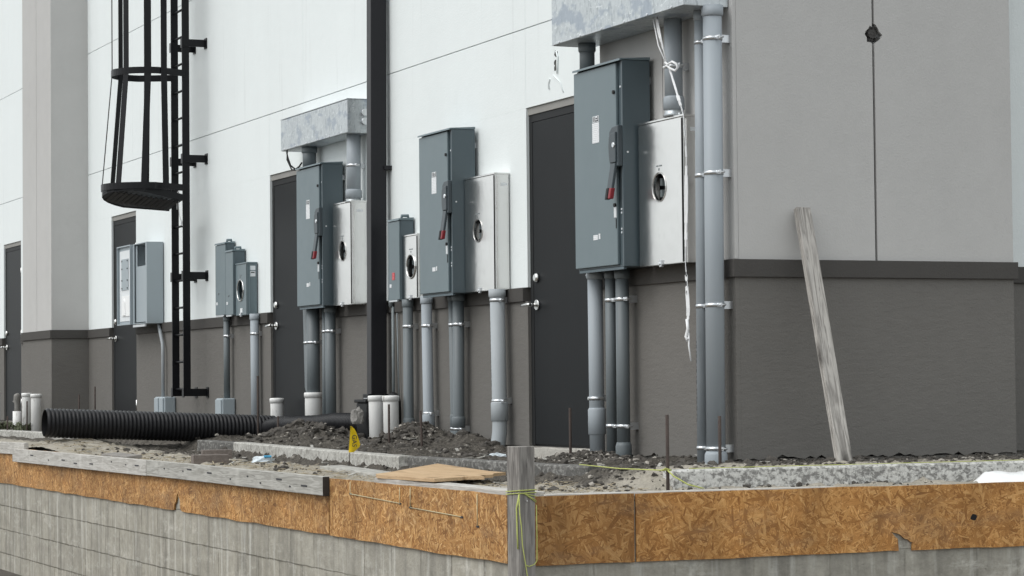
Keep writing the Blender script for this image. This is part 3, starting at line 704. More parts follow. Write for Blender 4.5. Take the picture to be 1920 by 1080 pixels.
tag(MB().tube([(-6.892,-.09,1.875), (-6.892,-.09,1.855), (-6.892,-.09,1.84)], [.056,.058,.07], 24).build('hub_fitting', M['galv'], None), 'metal hub fitting on top of the darker stainless meter by the downspout', 'hub fitting')
conduit([(-10.44,-.06,1.056), (-10.44,-.06,.25)], .029, 'dark thin conduit from the stepped switch boxes down to a grey junction box', (.867,), mat='pvcdark')
conduit([(-9.593,-.06,1.042), (-9.58,-.06,-.12)], .038, 'pale conduit below the small grey meter with white side labels', (.87,))
conduit([(-12.86,-.04,1.046), (-12.80,-.04,.96), (-12.71,-.04,.84), (-12.70,-.04,.78), (-12.70,-.04,.25)], .017, 'thin kinked conduit below the open light grey panel', (), top_adapter=False, mat='pvcold')
for x0, x1, y0, zt, lab in ((-12.72, -12.36, -.12, .31, 'light grey ribbed junction box at the foot of the kinked conduit'), (-10.56, -10.36, -.13, .30, 'light grey junction box under the stepped switch boxes')):
    r = empty('junction_box', ((x0+x1)/2, 0, 0), lab, 'junction box', 'grey junction boxes low on the wall')
    MB().box(x0, x1, y0, -.005, -.1, zt, .012).build('enclosure', M['lightgrey'], r)
    if x1-x0 > .3:
        mb = MB(); mb.box(x0+.02, x0+.16, y0-.014, y0+.001, -.09, zt-.012, .005); mb.box(x0+.2, x1-.02, y0-.014, y0+.001, -.09, zt-.012, .005); mb.build('cover', M['lightgrey'], r)
    else: MB().box(x0+.01, x1-.01, y0-.012, y0+.001, -.09, zt-.012, .005).build('cover', M['lightgrey'], r)

# white pull tape hanging from the nearest wireway
mb = MB(); P = [(-.50,-.64,2.378), (-.47,-.645,2.30), (-.43,-.645,2.22), (-.385,-.64,2.13), (-.33,-.64,2.05), (-.26,-.64,1.93), (-.205,-.635,1.82), (-.19,-.63,1.6), (-.195,-.63,1.4), (-.205,-.63,1.2), (-.212,-.63,1.05), (-.205,-.63,.95), (-.19,-.63,.8), (-.195,-.63,.72), (-.185,-.63,.66)]
for i in range(len(P)-1):
    a, b = Vector(P[i]), Vector(P[i+1]); wd = .020 if i > 4 else .012
    for k in range(4):
        p0 = a.lerp(b, k/4); p1 = a.lerp(b, (k+1)/4); tw = math.sin(i*1.7+k*.7)
        mb.obox((p0+p1)/2, Vector((math.cos(tw*.7), math.sin(tw*.7), 0)), Vector((-math.sin(tw*.7), math.cos(tw*.7), 0)), (p1-p0), wd, .0035, (p1-p0).length*1.06)
mb.tube([(-.185,-.63,.67), (-.178,-.635,.60), (-.165,-.63,.52)], .005, 6); mb.tube([(-.195,-.635,.74), (-.175,-.64,.69), (-.2,-.64,.65), (-.18,-.64,.63)], .009, 8)
o = tag(mb.build('pull_tape', M['white_tape'], None), 'white pull tape dangling from the nearest wireway past the bright stainless meter', 'pull tape')
mb = MB(); mb.tube([(-.52,-.65,2.378), (-.45,-.655,2.22), (-.36,-.65,2.1)], .004, 6); mb.tube([(-.47,-.65,2.378), (-.41,-.655,2.24), (-.36,-.65,2.1)], .004, 6)
mb.tube([(-.42,-.63,2.115), (-.38,-.65,2.12), (-.34,-.655,2.105), (-.30,-.65,2.115), (-.27,-.64,2.10), (-.265,-.635,2.08), (-.285,-.64,2.065), (-.32,-.65,2.08), (-.35,-.655,2.10), (-.39,-.65,2.095), (-.42,-.64,2.10)], .007, 8)
mb.build('knot', M['white_tape'], o)
mb = MB()
for z in (.98,.93,.88,.80,1.03): mb.box(-.209, -.197, -.6335, -.632, z-.012, z+.012)
mb.build('tape_print', M['print'], o)
mb = MB(); mb.tube([(-8.32,-.17,2.374), (-8.27,-.18,2.32), (-8.22,-.17,2.24), (-8.12,-.16,2.20), (-8.02,-.16,2.215), (-7.96,-.16,2.24)], .007, 8); mb.tube([(-8.32,-.165,2.374), (-8.25,-.19,2.29), (-8.16,-.18,2.20), (-8.09,-.17,2.19)], .006, 8)
tag(mb.build('loose_cable', M['blackrub'], None), 'loose black cables drooping under the far galvanised wireway', 'cable')

# ------------------------------------------------------------------ ladder with cage
lad = empty('caged_ladder', (-11.46,-.2,.33), 'black steel wall ladder with a safety cage and a closed louvred guard at its bottom', 'ladder')
xl, xr, ly = -11.655, -11.27, -.2
for x in (xl, xr): MB().box(x-.008, x+.008, ly-.035, ly+.035, .325, 6.4, .002).build('rail', M['blackpaint'], lad)
z = .385
while z < 6.3:
    MB().cyl((xl, ly, z), (xr, ly, z), .011, 12).build('rung', M['blackpaint'], lad); z += .2575
for z in (.352, 1.455, 2.562, 3.66, 4.77, 5.88):
    for x in (xl, xr):
        mb = MB(); mb.box(x+(.009 if x == xr else -.017), x+(.017 if x == xr else -.009), ly-.035, -.008, z-.035, z+.035); mb.box(x-.03, x+.05, -.0085, -.0005, z-.05, z+.05); mb.box(x-.028, x+.028, ly-.042, ly-.034, z-.045, z+.045)
        b = mb.build('wall_bracket', M['blackpaint'], lad)
        mb = MB(); mb.cyl((x+.036,-.016,z+.02), (x+.036,-.008,z+.02), .008, 6); mb.build('bracket_bolt', M['blackrub'], b)
def hoop_pts(r, dep, zz):
    xc = (xl+xr)/2; pts = [(xr, ly, zz)]
    yc = ly-(dep-r)
    for k in range(0, 25):
        a = math.pi*k/24; pts.append((xc + r*math.cos(a), yc - r*math.sin(a), zz))
    pts.append((xl, ly, zz)); return pts
hoops = [(.40, .755, 2.285), (.345, .655, 3.37), (.345, .655, 4.6), (.345, .655, 5.85)]
for r_, d_, zz in hoops:
    mb = MB(); pts = [Vector(p) for p in hoop_pts(r_, d_, zz)]
    for a, b in zip(pts, pts[1:]):
        t = (b-a); nrm = Vector((t.y, -t.x, 0)).normalized()
        mb.obox((a+b)/2, t, nrm, (0,0,1), t.length*1.03, .007, .062)
    mb.build('cage_hoop', M['blackpaint'], lad)
xc = (xl+xr)/2
def bar_pt(spec, r_, d_, zz):
    yc = ly-(d_-r_); rr = r_-.006
    if spec[0] == 'arc': a = R(spec[1]); return Vector((xc+rr*math.cos(a), yc-rr*math.sin(a), zz)), Vector((-math.sin(a), -math.cos(a), 0))
    return Vector((xc+spec[1]*rr, spec[2], zz)), Vector((0,1,0))
for spec in (('side', 1, -.45), ('arc', 15), ('arc', 52), ('arc', 100), ('arc', 145), ('side', -1, -.43)):
    mb = MB(); prev = None
    for r_, d_, zz in hoops:
        p_, tang = bar_pt(spec, r_, d_, zz)
        if prev is not None:
            d = p_-prev; mb.obox((p_+prev)/2, tang, d.cross(tang), d, .058, .007, d.length+(.05 if zz < 4 else 0))
        prev = p_
    mb.build('cage_bar', M['blackpaint'], lad)
# louvred guard plate hung under the lowest hoop, tilted
g = []
def gz(x, y): return 2.135 + (x+11.46)*.13 - (y+.25)*.13
gp = [(xr+.06, ly-.05)] + [(-11.46+.39*math.cos(R(t)), -.56-.39*math.sin(R(t))) for t in range(15, 180, 15)] + [(xl-.05, ly-.05)]
mb = MB(); top = [mb.bm.verts.new((x, y, gz(x,y)+.012)) for x, y in gp]; bot = [mb.bm.verts.new((x, y, gz(x,y)-.004)) for x, y in gp]
mb.bm.faces.new(top); mb.bm.faces.new(bot[::-1])
for i in range(len(gp)): mb.bm.faces.new((bot[i], bot[(i+1) % len(gp)], top[(i+1) % len(gp)], top[i]))
gd = mb.build('guard_plate', M['blackpaint'], lad)
mb = MB()
for i in range(len(gp)-1):
    a, b = gp[i], gp[i+1]; za, zb = gz(*a), gz(*b)
    vs = [mb.bm.verts.new(q) for q in ((a[0],a[1],za-.012), (b[0],b[1],zb-.012), (b[0],b[1],zb+.05), (a[0],a[1],za+.05))]; mb.bm.faces.new(vs)
    vs2 = [mb.bm.verts.new((q.co.x*1.0+.006, q.co.y+.006, q.co.z)) for q in vs]; mb.bm.faces.new(vs2[::-1])
mb.build('guard_rim', M['blackpaint'], gd, recalc=False)
mb = MB()
for k in range(13):
    y = ly-.09-k*.048; hw = .37 if y > -.58 else math.sqrt(max(.38**2-(y+.56)**2, .01))-.03
    x0, x1 = max(-11.46-hw, xl-.03), min(-11.46+hw, xr+.02)
    c = Vector(((x0+x1)/2, y, gz((x0+x1)/2, y)-.014))
    mb.obox(c, (1,0,.13), (0,.8,-.45), (0,.45,.8), (x1-x0), .03, .004)
mb.build('louvre', M['spout'], gd)
mb = MB(); y = ly-.045
mb.tube([(xr+.01,y,2.30), (xr-.03,y-.03,2.24), (xr+.0,y-.03,2.15), (xr-.01,y-.02,2.03), (xr+.01,y,1.95)], .004, 6)
mb.tube([(xr-.01,y-.02,2.25), (xr+.06,y-.04,2.17)], .004, 6); mb.tube([(xr,y-.02,2.25), (xr-.05,y-.03,2.17), (xr-.05,y-.03,2.08)], .004, 6)
mb.tube([(xr+.01,y,1.97), (xr-.01,y,1.93), (xr+.015,y,1.93)], .007, 6)
tag(mb.build('tied_string', M['white_tape'], None), 'white string knotted round the ladder rail at the bottom of the cage', 'string')

# ------------------------------------------------------------------ downspout and drain
ds = empty('downspout', (-6.45,-.1,.25), 'black square downspout running down the white wall to a black drain basin', 'downspout')
def slant(x0, x1, y0, y1, z0, z1, sh, b=.006):
    mb = MB(); vs = [mb.bm.verts.new(p) for p in ((x0,y0-sh,z0),(x1,y0-sh,z0),(x1,y1-sh,z0),(x0,y1-sh,z0),(x0,y0,z1),(x1,y0,z1),(x1,y1,z1),(x0,y1,z1))]
    for f in ((3,2,1,0),(4,5,6,7),(0,1,5,4),(1,2,6,5),(2,3,7,6),(3,0,4,7)): mb.bm.faces.new([vs[i] for i in f])
    mb._bev(vs, b); return mb
slant(-6.392, -6.292, -.132, -.004, .235, 6.5, .045).build('spout_pipe', M['spout'], ds)
for z in (2.05, 3.9): MB().box(-6.411, -6.274, -.06, -.001, z, z+.03).build('spout_strap', M['spout'], ds)
mb = MB(); mb.box(-6.402, -6.282, -.205, -.04, .20, .34, .004); mb.build('spout_boot', M['blackpaint'], ds)
mb = MB(); mb.box(-6.376, -6.296, -.208, -.2045, .305, .311); mb.build('boot_seam', M['sillmetal'], ds)
bas = empty('drain_basin', (-6.32,-.15,-.05), 'black plastic drain basin buried at the foot of the downspout', 'drain basin')
mb = MB(); mb.box(-6.44, -6.20, -.245, -.035, -.15, .275, .01); mb.build('basin_body', M['blackrub'], bas)
mb = MB(); mb.box(-6.45, -6.19, -.26, -.02, .275, .30, .006); mb.build('basin_rim', M['blackrub'], bas)
# little black elbow with a white tag beside the basin
el = empty('drain_elbow', (-6.0,-.12,.1), 'small black flexible elbow with a white tag behind the two white capped pipes', 'pipe elbow')
mb = MB(); mb.tube([(-6.10,-.09,.31), (-6.04,-.09,.325), (-5.99,-.09,.31), (-5.97,-.09,.28), (-5.965,-.09,.2), (-5.965,-.09,-.1)], .03, 16); mb.build('elbow_pipe', M['blackrub'], el)
MB().obox((-5.96,-.125,.285), (.8,0,-.5), (0,1,0), (.5,0,.8), .05, .006, .07).build('tag', M['sticker'], el)
mb = MB(); mb.tube([(-6.20,-.03,1.0), (-6.20,-.03,.3)], .012, 8); mb.tube([(-6.14,-.02,.95), (-6.11,-.02,.3)], .006, 8); mb.tube([(-6.23,-.03,1.12), (-6.20,-.05,1.06), (-6.21,-.04,1.0)], .018, 8)
tag(mb.build('ground_wire', M['plug'], None), 'thin grounding wire clipped to the wall just right of the downspout', 'wire')

# ------------------------------------------------------------------ capped white pipes
def white_pipe(x, y, zt, r, label, cap=True, lean=0, mat='whitepvc', group='white capped pipe stubs'):
    o = empty('pipe_stub', (x, y, -.15), label, 'pipe stub', group)
    MB().tube([(x,y,-.2), (x-lean,y,zt-.02), (x-lean,y,zt)], [r, r, r], 28).build('pipe', M[mat], o)
    if cap: MB().tube([(x-lean,y,zt-.035), (x-lean,y,zt-.002), (x-lean,y,zt+.006), (x-lean,y,zt+.008)], [r*1.09, r*1.11, r*1.05, r*.6], 28).build('cap', M['whitepvc'], o)
    return o
white_pipe(-6.10,-.20,.322,.058, 'white capped pipe stub beside the drain basin, left one of the close pair', lean=.02)
white_pipe(-5.79,-.20,.322,.058, 'white capped pipe stub with dark marks, right one of the pair by the drain basin', lean=.02)
white_pipe(-8.755,-.12,.297,.056, 'short white capped pipe stub standing alone in front of the second door', lean=.03)
white_pipe(-7.866,-.106,.345,.068, 'white sleeve pipe swallowing two grey conduits at the second door', mat='whitepvc')
white_pipe(-16.38,-.60,.345,.054, 'left one of two white capped pipe stubs in front of the far pilaster', lean=.02)
white_pipe(-15.92,-.60,.335,.058, 'right one of two white capped pipe stubs behind the open end of the black pipe')
white_pipe(-19.35,-.35,.36,.058, 'white capped pipe stub at the very left edge by the farthest door')
vp = empty('wrapped_valve', (-17.38,-.5,-.1), 'pipe stub topped by a grey tape-wrapped valve, near the farthest door', 'valve')
MB().tube([(-17.38,-.5,-.15), (-17.38,-.5,.14)], .05, 20).build('pipe', M['whitepvc'], vp)
mb = MB(); mb.tube([(-17.38,-.5,.14), (-17.38,-.5,.18), (-17.37,-.5,.22), (-17.385,-.5,.27), (-17.36,-.5,.32), (-17.34,-.5,.345)], [.035,.03,.033,.04,.042,.01], 14); mb.tube([(-17.4,-.5,.26), (-17.55,-.5,.25)], [.02,.016], 8)
mb.build('wrapping', M['rag'], vp)

# ------------------------------------------------------------------ terrain
def sm(a, b, x):
    t = max(0, min(1, (x-a)/(b-a))); return t*t*(3-2*t)
def gauss(x, y, cx, cy, sx, sy): return math.exp(-((x-cx)/sx)**2 - ((y-cy)/sy)**2)
def curb_y(x): return -1.05 - (x+7.0)*.0705 if x < -2.6 else -1.36 + (x+2.6)*.066
def height(x, y):
    behind = sm(-.06, .03, y-curb_y(x)) if x < -.1 else 0
    h = -.105 + .06*behind
    if x > -.3:                                             # strip between the corner and the right-hand curb
        k = sm(-.5, .1, x)*(sm(-1.45, -1.2, y))*(1-sm(.80, .9, x)); h = max(h, -.105 + .085*k)
    h += .03*sm(-.35, -.02, y)*(1 if x < -4.2 else 0)
    if -3.85 < x < -1.75: h -= .10*sm(-3.85,-3.5,x)*(1-sm(-2.3,-1.75,x))*sm(-.9,-.1,y)
    h += .115*gauss(x, y, -6.95, -.48, .6, .33) + .06*gauss(x, y, -6.3, -.62, .5, .2)
    h += .135*gauss(x, y, -5.12, -.30, .26, .18) + .05*gauss(x, y, -4.4, -.25, .3, .15)
    h += .035*gauss(x, y, -1.25, -.62, .3, .14) + .02*gauss(x, y, -1.6, -.68, .2, .15)
    h += .04*gauss(x, y, -.5, -.55, .3, .12) + .05*gauss(x, y, -5.2, -.15, 1.4, .1)
    h += .085*gauss(x, y, -8.6, -1.9, .7, .3) + .05*gauss(x, y, -8.6, -.9, .25, .8)
    h -= .045*gauss(x, y, -6.6, -1.9, 1.2, .22)
    h += .025*gauss(x, y, -2.9, -1.62, .8, .12) + .02*gauss(x, y, -4.4, -1.5, .8, .1) - .035*sm(-.25,-.05,curb_y(x)-y)*(1-sm(.1,.6,curb_y(x)-y))*(1-sm(-.2,.0,x))
    edge = sm(-2.2, -2.05, y)*(1-sm(1.16, 1.24, x))
    amp = .4+.6*edge
    v = Vector((x, y, 0))
    n = noise.fractal(v*5.5, .8, 2.1, 5)*.020 + noise.fractal(v*19, .7, 2.2, 4)*.013
    rid = abs(noise.noise(v*11+Vector((3,1,7))))
    md = min(1, gauss(x, y, -6.9, -.5, .7, .4) + gauss(x, y, -5.12, -.3, .35, .3))
    h += amp*(n*(1+1.3*md) + .02*(.5-rid)*(1.6 if y > -1.3 and x < 0 else .8)*(1+.8*md) + .03*md*noise.noise(v*7+Vector((9,2,4))))
    return h
def axis(parts):
    a = []
    for x0, x1, st in parts:
        n = int(round((x1-x0)/st)); a += [x0+(x1-x0)*i/n for i in range(n)]
    return a + [parts[-1][1]]
def terrain(xs, ys, name):
    bm = bmesh.new(); g = [[bm.verts.new((x, y, height(x, y))) for y in ys] for x in xs]
    for i in range(len(xs)-1):
        for j in range(len(ys)-1): bm.faces.new((g[i][j], g[i+1][j], g[i+1][j+1], g[i][j+1])).smooth = True
    me = bpy.data.meshes.new(name); bm.to_mesh(me); bm.free(); me.materials.append(M['dirt'])
    o = bpy.data.objects.new(name, me); col.objects.link(o); o['kind'] = 'structure'; return o
xs = axis(((-34,-20,.25), (-20,-12,.07), (-12,-6,.034), (-6,1.238,.023))); ys = axis(((-2.19,-1.3,.023), (-1.3,.03,.022)))
terrain(xs, ys, 'soil_terrace')
terrain(axis(((-.6,1.238,.022),)), axis(((.03,2.0,.025), (2.0,14,.15))), 'soil_strip')
gm = bmesh.new(); S = 350
vs = [gm.verts.new(q) for q in ((-S,-S,-1.15),(S,-S,-1.15),(S,S,-1.15),(-S,S,-1.15))]; gm.faces.new(vs)
me = bpy.data.meshes.new('ground'); gm.to_mesh(me); gm.free(); me.materials.append(M['ground'])
o = bpy.data.objects.new('ground', me); col.objects.link(o); o['kind'] = 'structure'

# clods, gravel, straw, weeds
tb = bmesh.new(); bmesh.ops.create_icosphere(tb, subdivisions=1, radius=1)
TV = [v.co.copy() for v in tb.verts]; TF = [[v.index for v in f.verts] for f in tb.faces]; tb.free()
CV, CF = [], []; GV, GF = [], []
def clod(x, y, z, r):
    a = random.random()*6.28; c, s_ = math.cos(a), math.sin(a); sx, sy, sz = r*(.7+.7*random.random()), r*(.7+.6*random.random()), r*(.45+.5*random.random())
    V, F = (GV, GF) if r < .02 and random.random() < .22 else (CV, CF); b = len(V)
    for v in TV:
        p, q, w = (v.x+random.uniform(-.28,.28))*sx, (v.y+random.uniform(-.28,.28))*sy, (v.z+random.uniform(-.28,.28))*sz
        V.append((x+p*c-q*s_, y+p*s_+q*c, z+w))
    for f in TF: F.append([b+i for i in f])
for k in range(6500):
    u = random.random()
    if u < .45: x, y = random.uniform(-9.5, 1.15), random.uniform(-2.1, -.03)
    elif u < .60: x, y = random.gauss(-6.9,.5), random.gauss(-.55,.22)
    elif u < .68: x, y = random.gauss(-5.1,.22), random.gauss(-.36,.12)
    elif u < .78: x, y = random.gauss(-1.3,.25), random.gauss(-.66,.07)
    elif u < .90: x, y = random.uniform(-5.5, .2), random.gauss(-.12 if random.random()<.5 else -.6, .09)
    else: x, y = random.uniform(-1.2, 1.1), random.uniform(-1.9, -.9)
    if y > -.03 or y < -2.15 or x > 1.18 or x < -12: continue
    if y > PY-.03 and -1.7 < x < .03: continue
    r = .004 + .011*random.random()**2.2 + (.013 if random.random() < .04 else 0)
    clod(x, y, height(x, y)+r*.25, r)
for k in range(420):
    if k < 260: x, y = random.gauss(-6.85,.42), random.gauss(-.55,.2)
    elif k < 340: x, y = random.gauss(-5.1,.2), random.gauss(-.36,.12)
    else: x, y = random.uniform(-5.0,.6), random.uniform(-1.1,-.08)
    if y > -.05 or (y > PY-.05 and -1.7 < x < .05): continue
    r = .014+.03*random.random()**1.8; clod(x, y, height(x, y)+r*.2, r)
for k in range(500):
    x, y = random.uniform(.02,.75), random.uniform(-.5,1.4)
    clod(x, y, height(x, y)+.004, .006+.014*random.random()**2)
me = bpy.data.meshes.new('soil_clods'); me.from_pydata(CV, [], CF); me.materials.append(M['soilclod'])
o = bpy.data.objects.new('soil_clods', me); col.objects.link(o); tag(o, 'loose dark soil clods and gravel strewn over the dug-up strip', 'soil clods', kind='stuff')
me = bpy.data.meshes.new('gravel'); me.from_pydata(GV, [], GF); me.materials.append(generic('pale_gravel', (.34,.315,.28), .95, var=((11, .5), (45, .3))))
o = bpy.data.objects.new('gravel', me); col.objects.link(o); tag(o, 'pale gravel and mortar crumbs scattered over the dug-up soil', 'gravel', kind='stuff')
mb = MB()
for k in range(130):      # splinters and scraps of wood
    x, y = random.uniform(-8.0, 1.0), random.uniform(-2.05, -.35); a = random.random()*3.14; L = .04+.12*random.random()**2; z = height(x, y)+.008
    d = Vector((math.cos(a), math.sin(a), random.uniform(-.25,.25))); n_ = Vector((-d.y, d.x, 0))
    mb.obox((x, y, z), d, n_, d.cross(n_), L, .008+.018*random.random(), .004+.004*random.random())
tag(mb.build('wood_splinters', M['timber'], None), 'grey wood splinters and chips lying on the soil', 'wood chips', kind='stuff')
mb = MB()
for k in range(1500):
    if random.random() < .7: x, y = random.uniform(-9.3, -1.2), random.uniform(-2.15, -1.62)
    else: x, y = random.uniform(-1.5, 1.1), random.uniform(-2.1, -1.4)
    a = random.random()*3.14; L = .03+.09*random.random(); z = height(x, y)+.006
    d = Vector((math.cos(a), math.sin(a), random.uniform(-.15,.2))); n_ = Vector((-d.y, d.x, 0))
    mb.obox((x, y, z), d, n_, d.cross(n_), L, .003+.003*random.random(), .002)
tag(mb.build('dry_straw', M['straw'], None), 'pale dry straw and twigs scattered on the soil behind the boards', 'straw', kind='stuff')
mb = MB()
for k in range(170):
    x, y = random.uniform(-18.6,-15.9), random.uniform(-1.15,-.45); z = -.07
    for q in range(3):
        a = random.random()*6.28; h = .03+.09*random.random(); s = .006+.01*random.random()
        p0 = Vector((x, y, z)); p1 = p0+Vector((math.cos(a)*h*.35, math.sin(a)*h*.35, h*.7)); p2 = p0+Vector((math.cos(a)*h*.8, math.sin(a)*h*.8, h*.85)); n_ = Vector((-math.sin(a), math.cos(a), 0))*s
        v = [mb.bm.verts.new(t) for t in (p0-n_, p0+n_, p1+n_, p1-n_)]; mb.bm.faces.new(v); w = mb.bm.verts.new(p2); mb.bm.faces.new((v[3], v[2], w))
tag(mb.build('weeds', M['grass'], None, recalc=False), 'low green weeds round the pipe stubs at the far left', 'weeds', kind='stuff')

# ------------------------------------------------------------------ retaining wall, boards
tag(MB().prism([(-40,-2.2), (1.25,-2.2), (1.25,14), (.95,14), (.95,-1.9), (-40,-1.9)], (0,0,-1.6), (1,0,0), (0,1,0), (0,0,1), 1.47).build('retaining_wall', M['cmu'], None),
    'stained concrete block retaining wall below the strand boards', 'retaining wall')
def osb_panel(a, b, axis_, plane, out, mat, label, notches=(), holes=None, seed=1, group='strand boards nailed along the retaining wall'):
    random.seed(seed); n = max(6, int(abs(b-a)/.12)); zb, zt = -.403, -.093
    low = [(a+(b-a)*i/n, zb + .006*noise.noise(Vector((a+i*.37, 3.1, seed))) + (random.random()-.5)*.004) for i in range(n+1)]
    for c, pts in notches:
        lo = [q for q in low if (q[0] < pts[0][0])]; hi = [q for q in low if q[0] > pts[-1][0]]; low = lo + list(pts) + hi
    up = [(b-(b-a)*i/n, zt + .005*noise.noise(Vector((b-i*.41, 9.1, seed)))) for i in range(n+1)]
    mb = MB()
    if axis_ == 'x': mb.prism(low+up, (0,plane,0), (1,0,0), (0,0,1), (0,out,0), .0115)
    else: mb.prism(low+up, (plane,0,0), (0,1,0), (0,0,1), (out,0,0), .0115)
    return tag(mb.build('strand_board', M[mat], None), label, 'strand board', group)
osb_panel(-11.6, -8.73, 'x', -2.201, -1, 'osbA', 'strand board at the left edge of the picture, beyond the first seam', seed=2)
osb_panel(-8.715, -1.405, 'x', -2.203, -1, 'osbA', 'longest strand board, under the bleached timber, with a split at its lower edge', notches=((0, [(-4.52,-.40), (-4.50,-.362), (-4.47,-.345), (-4.45,-.30), (-4.425,-.285), (-4.40,-.312), (-4.375,-.33), (-4.37,-.385), (-4.33,-.40)]),), seed=3)
ob = osb_panel(-1.385, 1.06, 'x', -2.204, -1, 'osbA', 'strand board immediately left of the grey post, with stapled strings', seed=4)
osb_panel(-2.19, -1.672, 'y', 1.2515, 1, 'osbC', 'darkest, short strand board immediately right of the grey post', seed=5)
ob2 = osb_panel(-1.662, 3.2, 'y', 1.2525, 1, 'osbB', 'long brown strand board at the right with a torn notch in its lower edge', notches=((0, [(-.272,-.403), (-.276,-.345), (-.290,-.335), (-.312,-.312), (-.285,-.318), (-.262,-.326), (-.24,-.345), (-.222,-.350), (-.205,-.362), (-.193,-.364), (-.197,-.403)]),), seed=6)
random.seed(11)
MB().prism([(.153+.022*math.cos(k*.9)*(.6+.6*random.random()), -.256+.018*math.sin(k*.9)*(.6+.6*random.random())) for k in range(7)], (1.2642,0,0), (0,1,0), (0,0,1), (1,0,0), .0006).build('knot_hole', M['blackrub'], ob2)
# dark green membrane edge and the split behind the post
tag(MB().prism([(1.075,-.40), (1.19,-.42), (1.235,-.10), (1.09,-.085)], (0,-2.204,0), (1,0,0), (0,0,1), (0,-1,0), .005).build('membrane', M['greenwrap'], None), 'strip of dark green membrane showing at the wall corner beside the grey post', 'membrane')
# nails and strings on the left boards
def nails(parent, pts, plane, name='nail'):
    mb = MB()
    for x, z, w, h in pts: mb.box(x-w/2, x+w/2, plane-.003, plane+.001, z-h/2, z+h/2)
    return mb.build(name, M['print'], parent)
mb = MB()
def strand(mb, pts, r=.0022): mb.tube(pts, r, 6)
y = -2.2195
for a in ([(-1.04,-.10), (-1.04,-.165), (-.30,-.185)], [(-.15,-.10), (-.15,-.20), (-.15,-.20), (.52,-.215)], [(.72,-.10), (.72,-.25)], [(-.30,-.105), (-.30,-.19)]): strand(mb, [(p, y, q) for p, q in a])
mb.build('stapled_string', M['tan_twine'], ob)
nails(ob, [(-1.04,-.165,.03,.008), (-.30,-.187,.03,.008), (-.15,-.2,.04,.009), (.52,-.217,.035,.009), (.72,-.252,.03,.008)], -2.2165)
# bleached timbers along the top of the left boards
def board(name, p0, p1, w, t, mat, label, cat, group=None, up=(0,0,1), b=.004, sub=None):
    """board with its long axis on local X, wide face toward local Z"""
    p0, p1 = Vector(p0), Vector(p1); d = (p1-p0).normalized(); up = Vector(up); sdir = up.cross(d).normalized(); up2 = d.cross(sdir)
    L = (p1-p0).length; mb = MB(); mb.box(-L/2, L/2, -t/2, t/2, -w/2, w/2, b)
    for v in mb.bm.verts:
        v.co.z += .003*noise.noise(Vector((v.co.x*3, v.co.y, 1))); 
    o = mb.build(name, M[mat], None)
    m = Matrix((d, sdir, up2)).transposed().to_4x4(); m.translation = (p0+p1)/2; o.matrix_world = m
    return tag(o, label, cat, group)
bt1 = board('form_timber', (-5.06,-2.236,-.137), (-1.385,-2.236,-.137), .105, .038, 'timber', 'bleached form timber with dark nail marks, along the top of the longest strand board', 'timber', 'bleached form timbers')
bt2 = board('form_timber', (-9.35,-2.238,-.15), (-5.066,-2.238,-.137), .108, .038, 'pale_timber', 'paler streaked form timber continuing left from the nailed one, below the black pipe', 'timber', 'bleached form timbers')
board('form_timber', (-13.5,-2.215,-.13), (-9.0,-2.215,-.09), .10, .038, 'pale_timber', 'pale timber lying on the wall top at the left edge of the picture', 'timber', 'bleached form timbers')
for o_, xs_ in ((bt1, (-4.6,-4.15,-4.0,-3.55,-3.1,-2.75,-2.5,-2.15,-1.95,-1.7)), (bt2, (-8.6,-8.0,-7.5,-7.1,-6.6,-6.0,-5.6,-5.3))):
    mb = MB()
    for x in xs_:
        zz = random.uniform(-.02,.02); w_ = random.choice((.012,.012,.05)); mb.box(x-w_, x+w_, -.0215, -.0185, zz-.0045, zz+.0045)
    # timber-local nails
    L0 = o_.location.x
    for v in mb.bm.verts: v.co.x -= L0
    nb = mb.build('nail', M['print'], None); nb.parent = o_
eg = MB().box(1.8381, 1.8395, -.019, .019, -.052, .052).build('shaded_end', generic('shaded_end_colour', (.035,.03,.026), .95, var=((40,.4),)), None); eg.parent = bt1  # thin dark cap: shadow at the timber's end painted as colour
# boards lying behind the strand boards near the corner
board('form_board', (-2.7,-1.75,-.088), (-.2,-2.02,-.093), .14, .038, 'timber', 'grey board lying flat on the soil under the plywood scrap', 'board', up=(0,1,.02))
board('form_board', (-.75,-2.14,-.088), (1.21,-2.14,-.092), .10, .036, 'pale_timber', 'pale board lying behind the strand board left of the grey post', 'board', up=(0,1,0))
board('form_board', (1.19,-2.1,-.105), (1.19,-.6,-.108), .085, .036, 'pale_timber', 'pale board edge lying behind the darkest strand board right of the grey post', 'board', up=(1,0,0))
# plywood scrap with a splintered edge
def plywood():
    pts = [(-.68,-2.2), (-.4,-2.19), (-.1,-2.2), (.12,-2.195)]
    q = [(-.02,-2.0), (-.1,-1.95), (-.05,-1.86), (-.25,-1.8), (-.32,-1.7), (-.5,-1.62), (-.62,-1.5), (-.85,-1.50), (-1.95,-1.36), (-1.4,-1.75), (-1.1,-1.95), (-.86,-2.14)]
    mb = MB(); mb.prism(pts+q, (0,0,0), (1,0,0), (0,1,0), (0,0,1), .016)
    for v in mb.bm.verts: v.co.z += -.066 + .005*math.sin(v.co.x*2)
    o = mb.build('plywood_scrap', M['ply'], None); return tag(o, 'orange-brown plywood scrap with a splintered edge lying behind the strand board', 'plywood')
plywood()
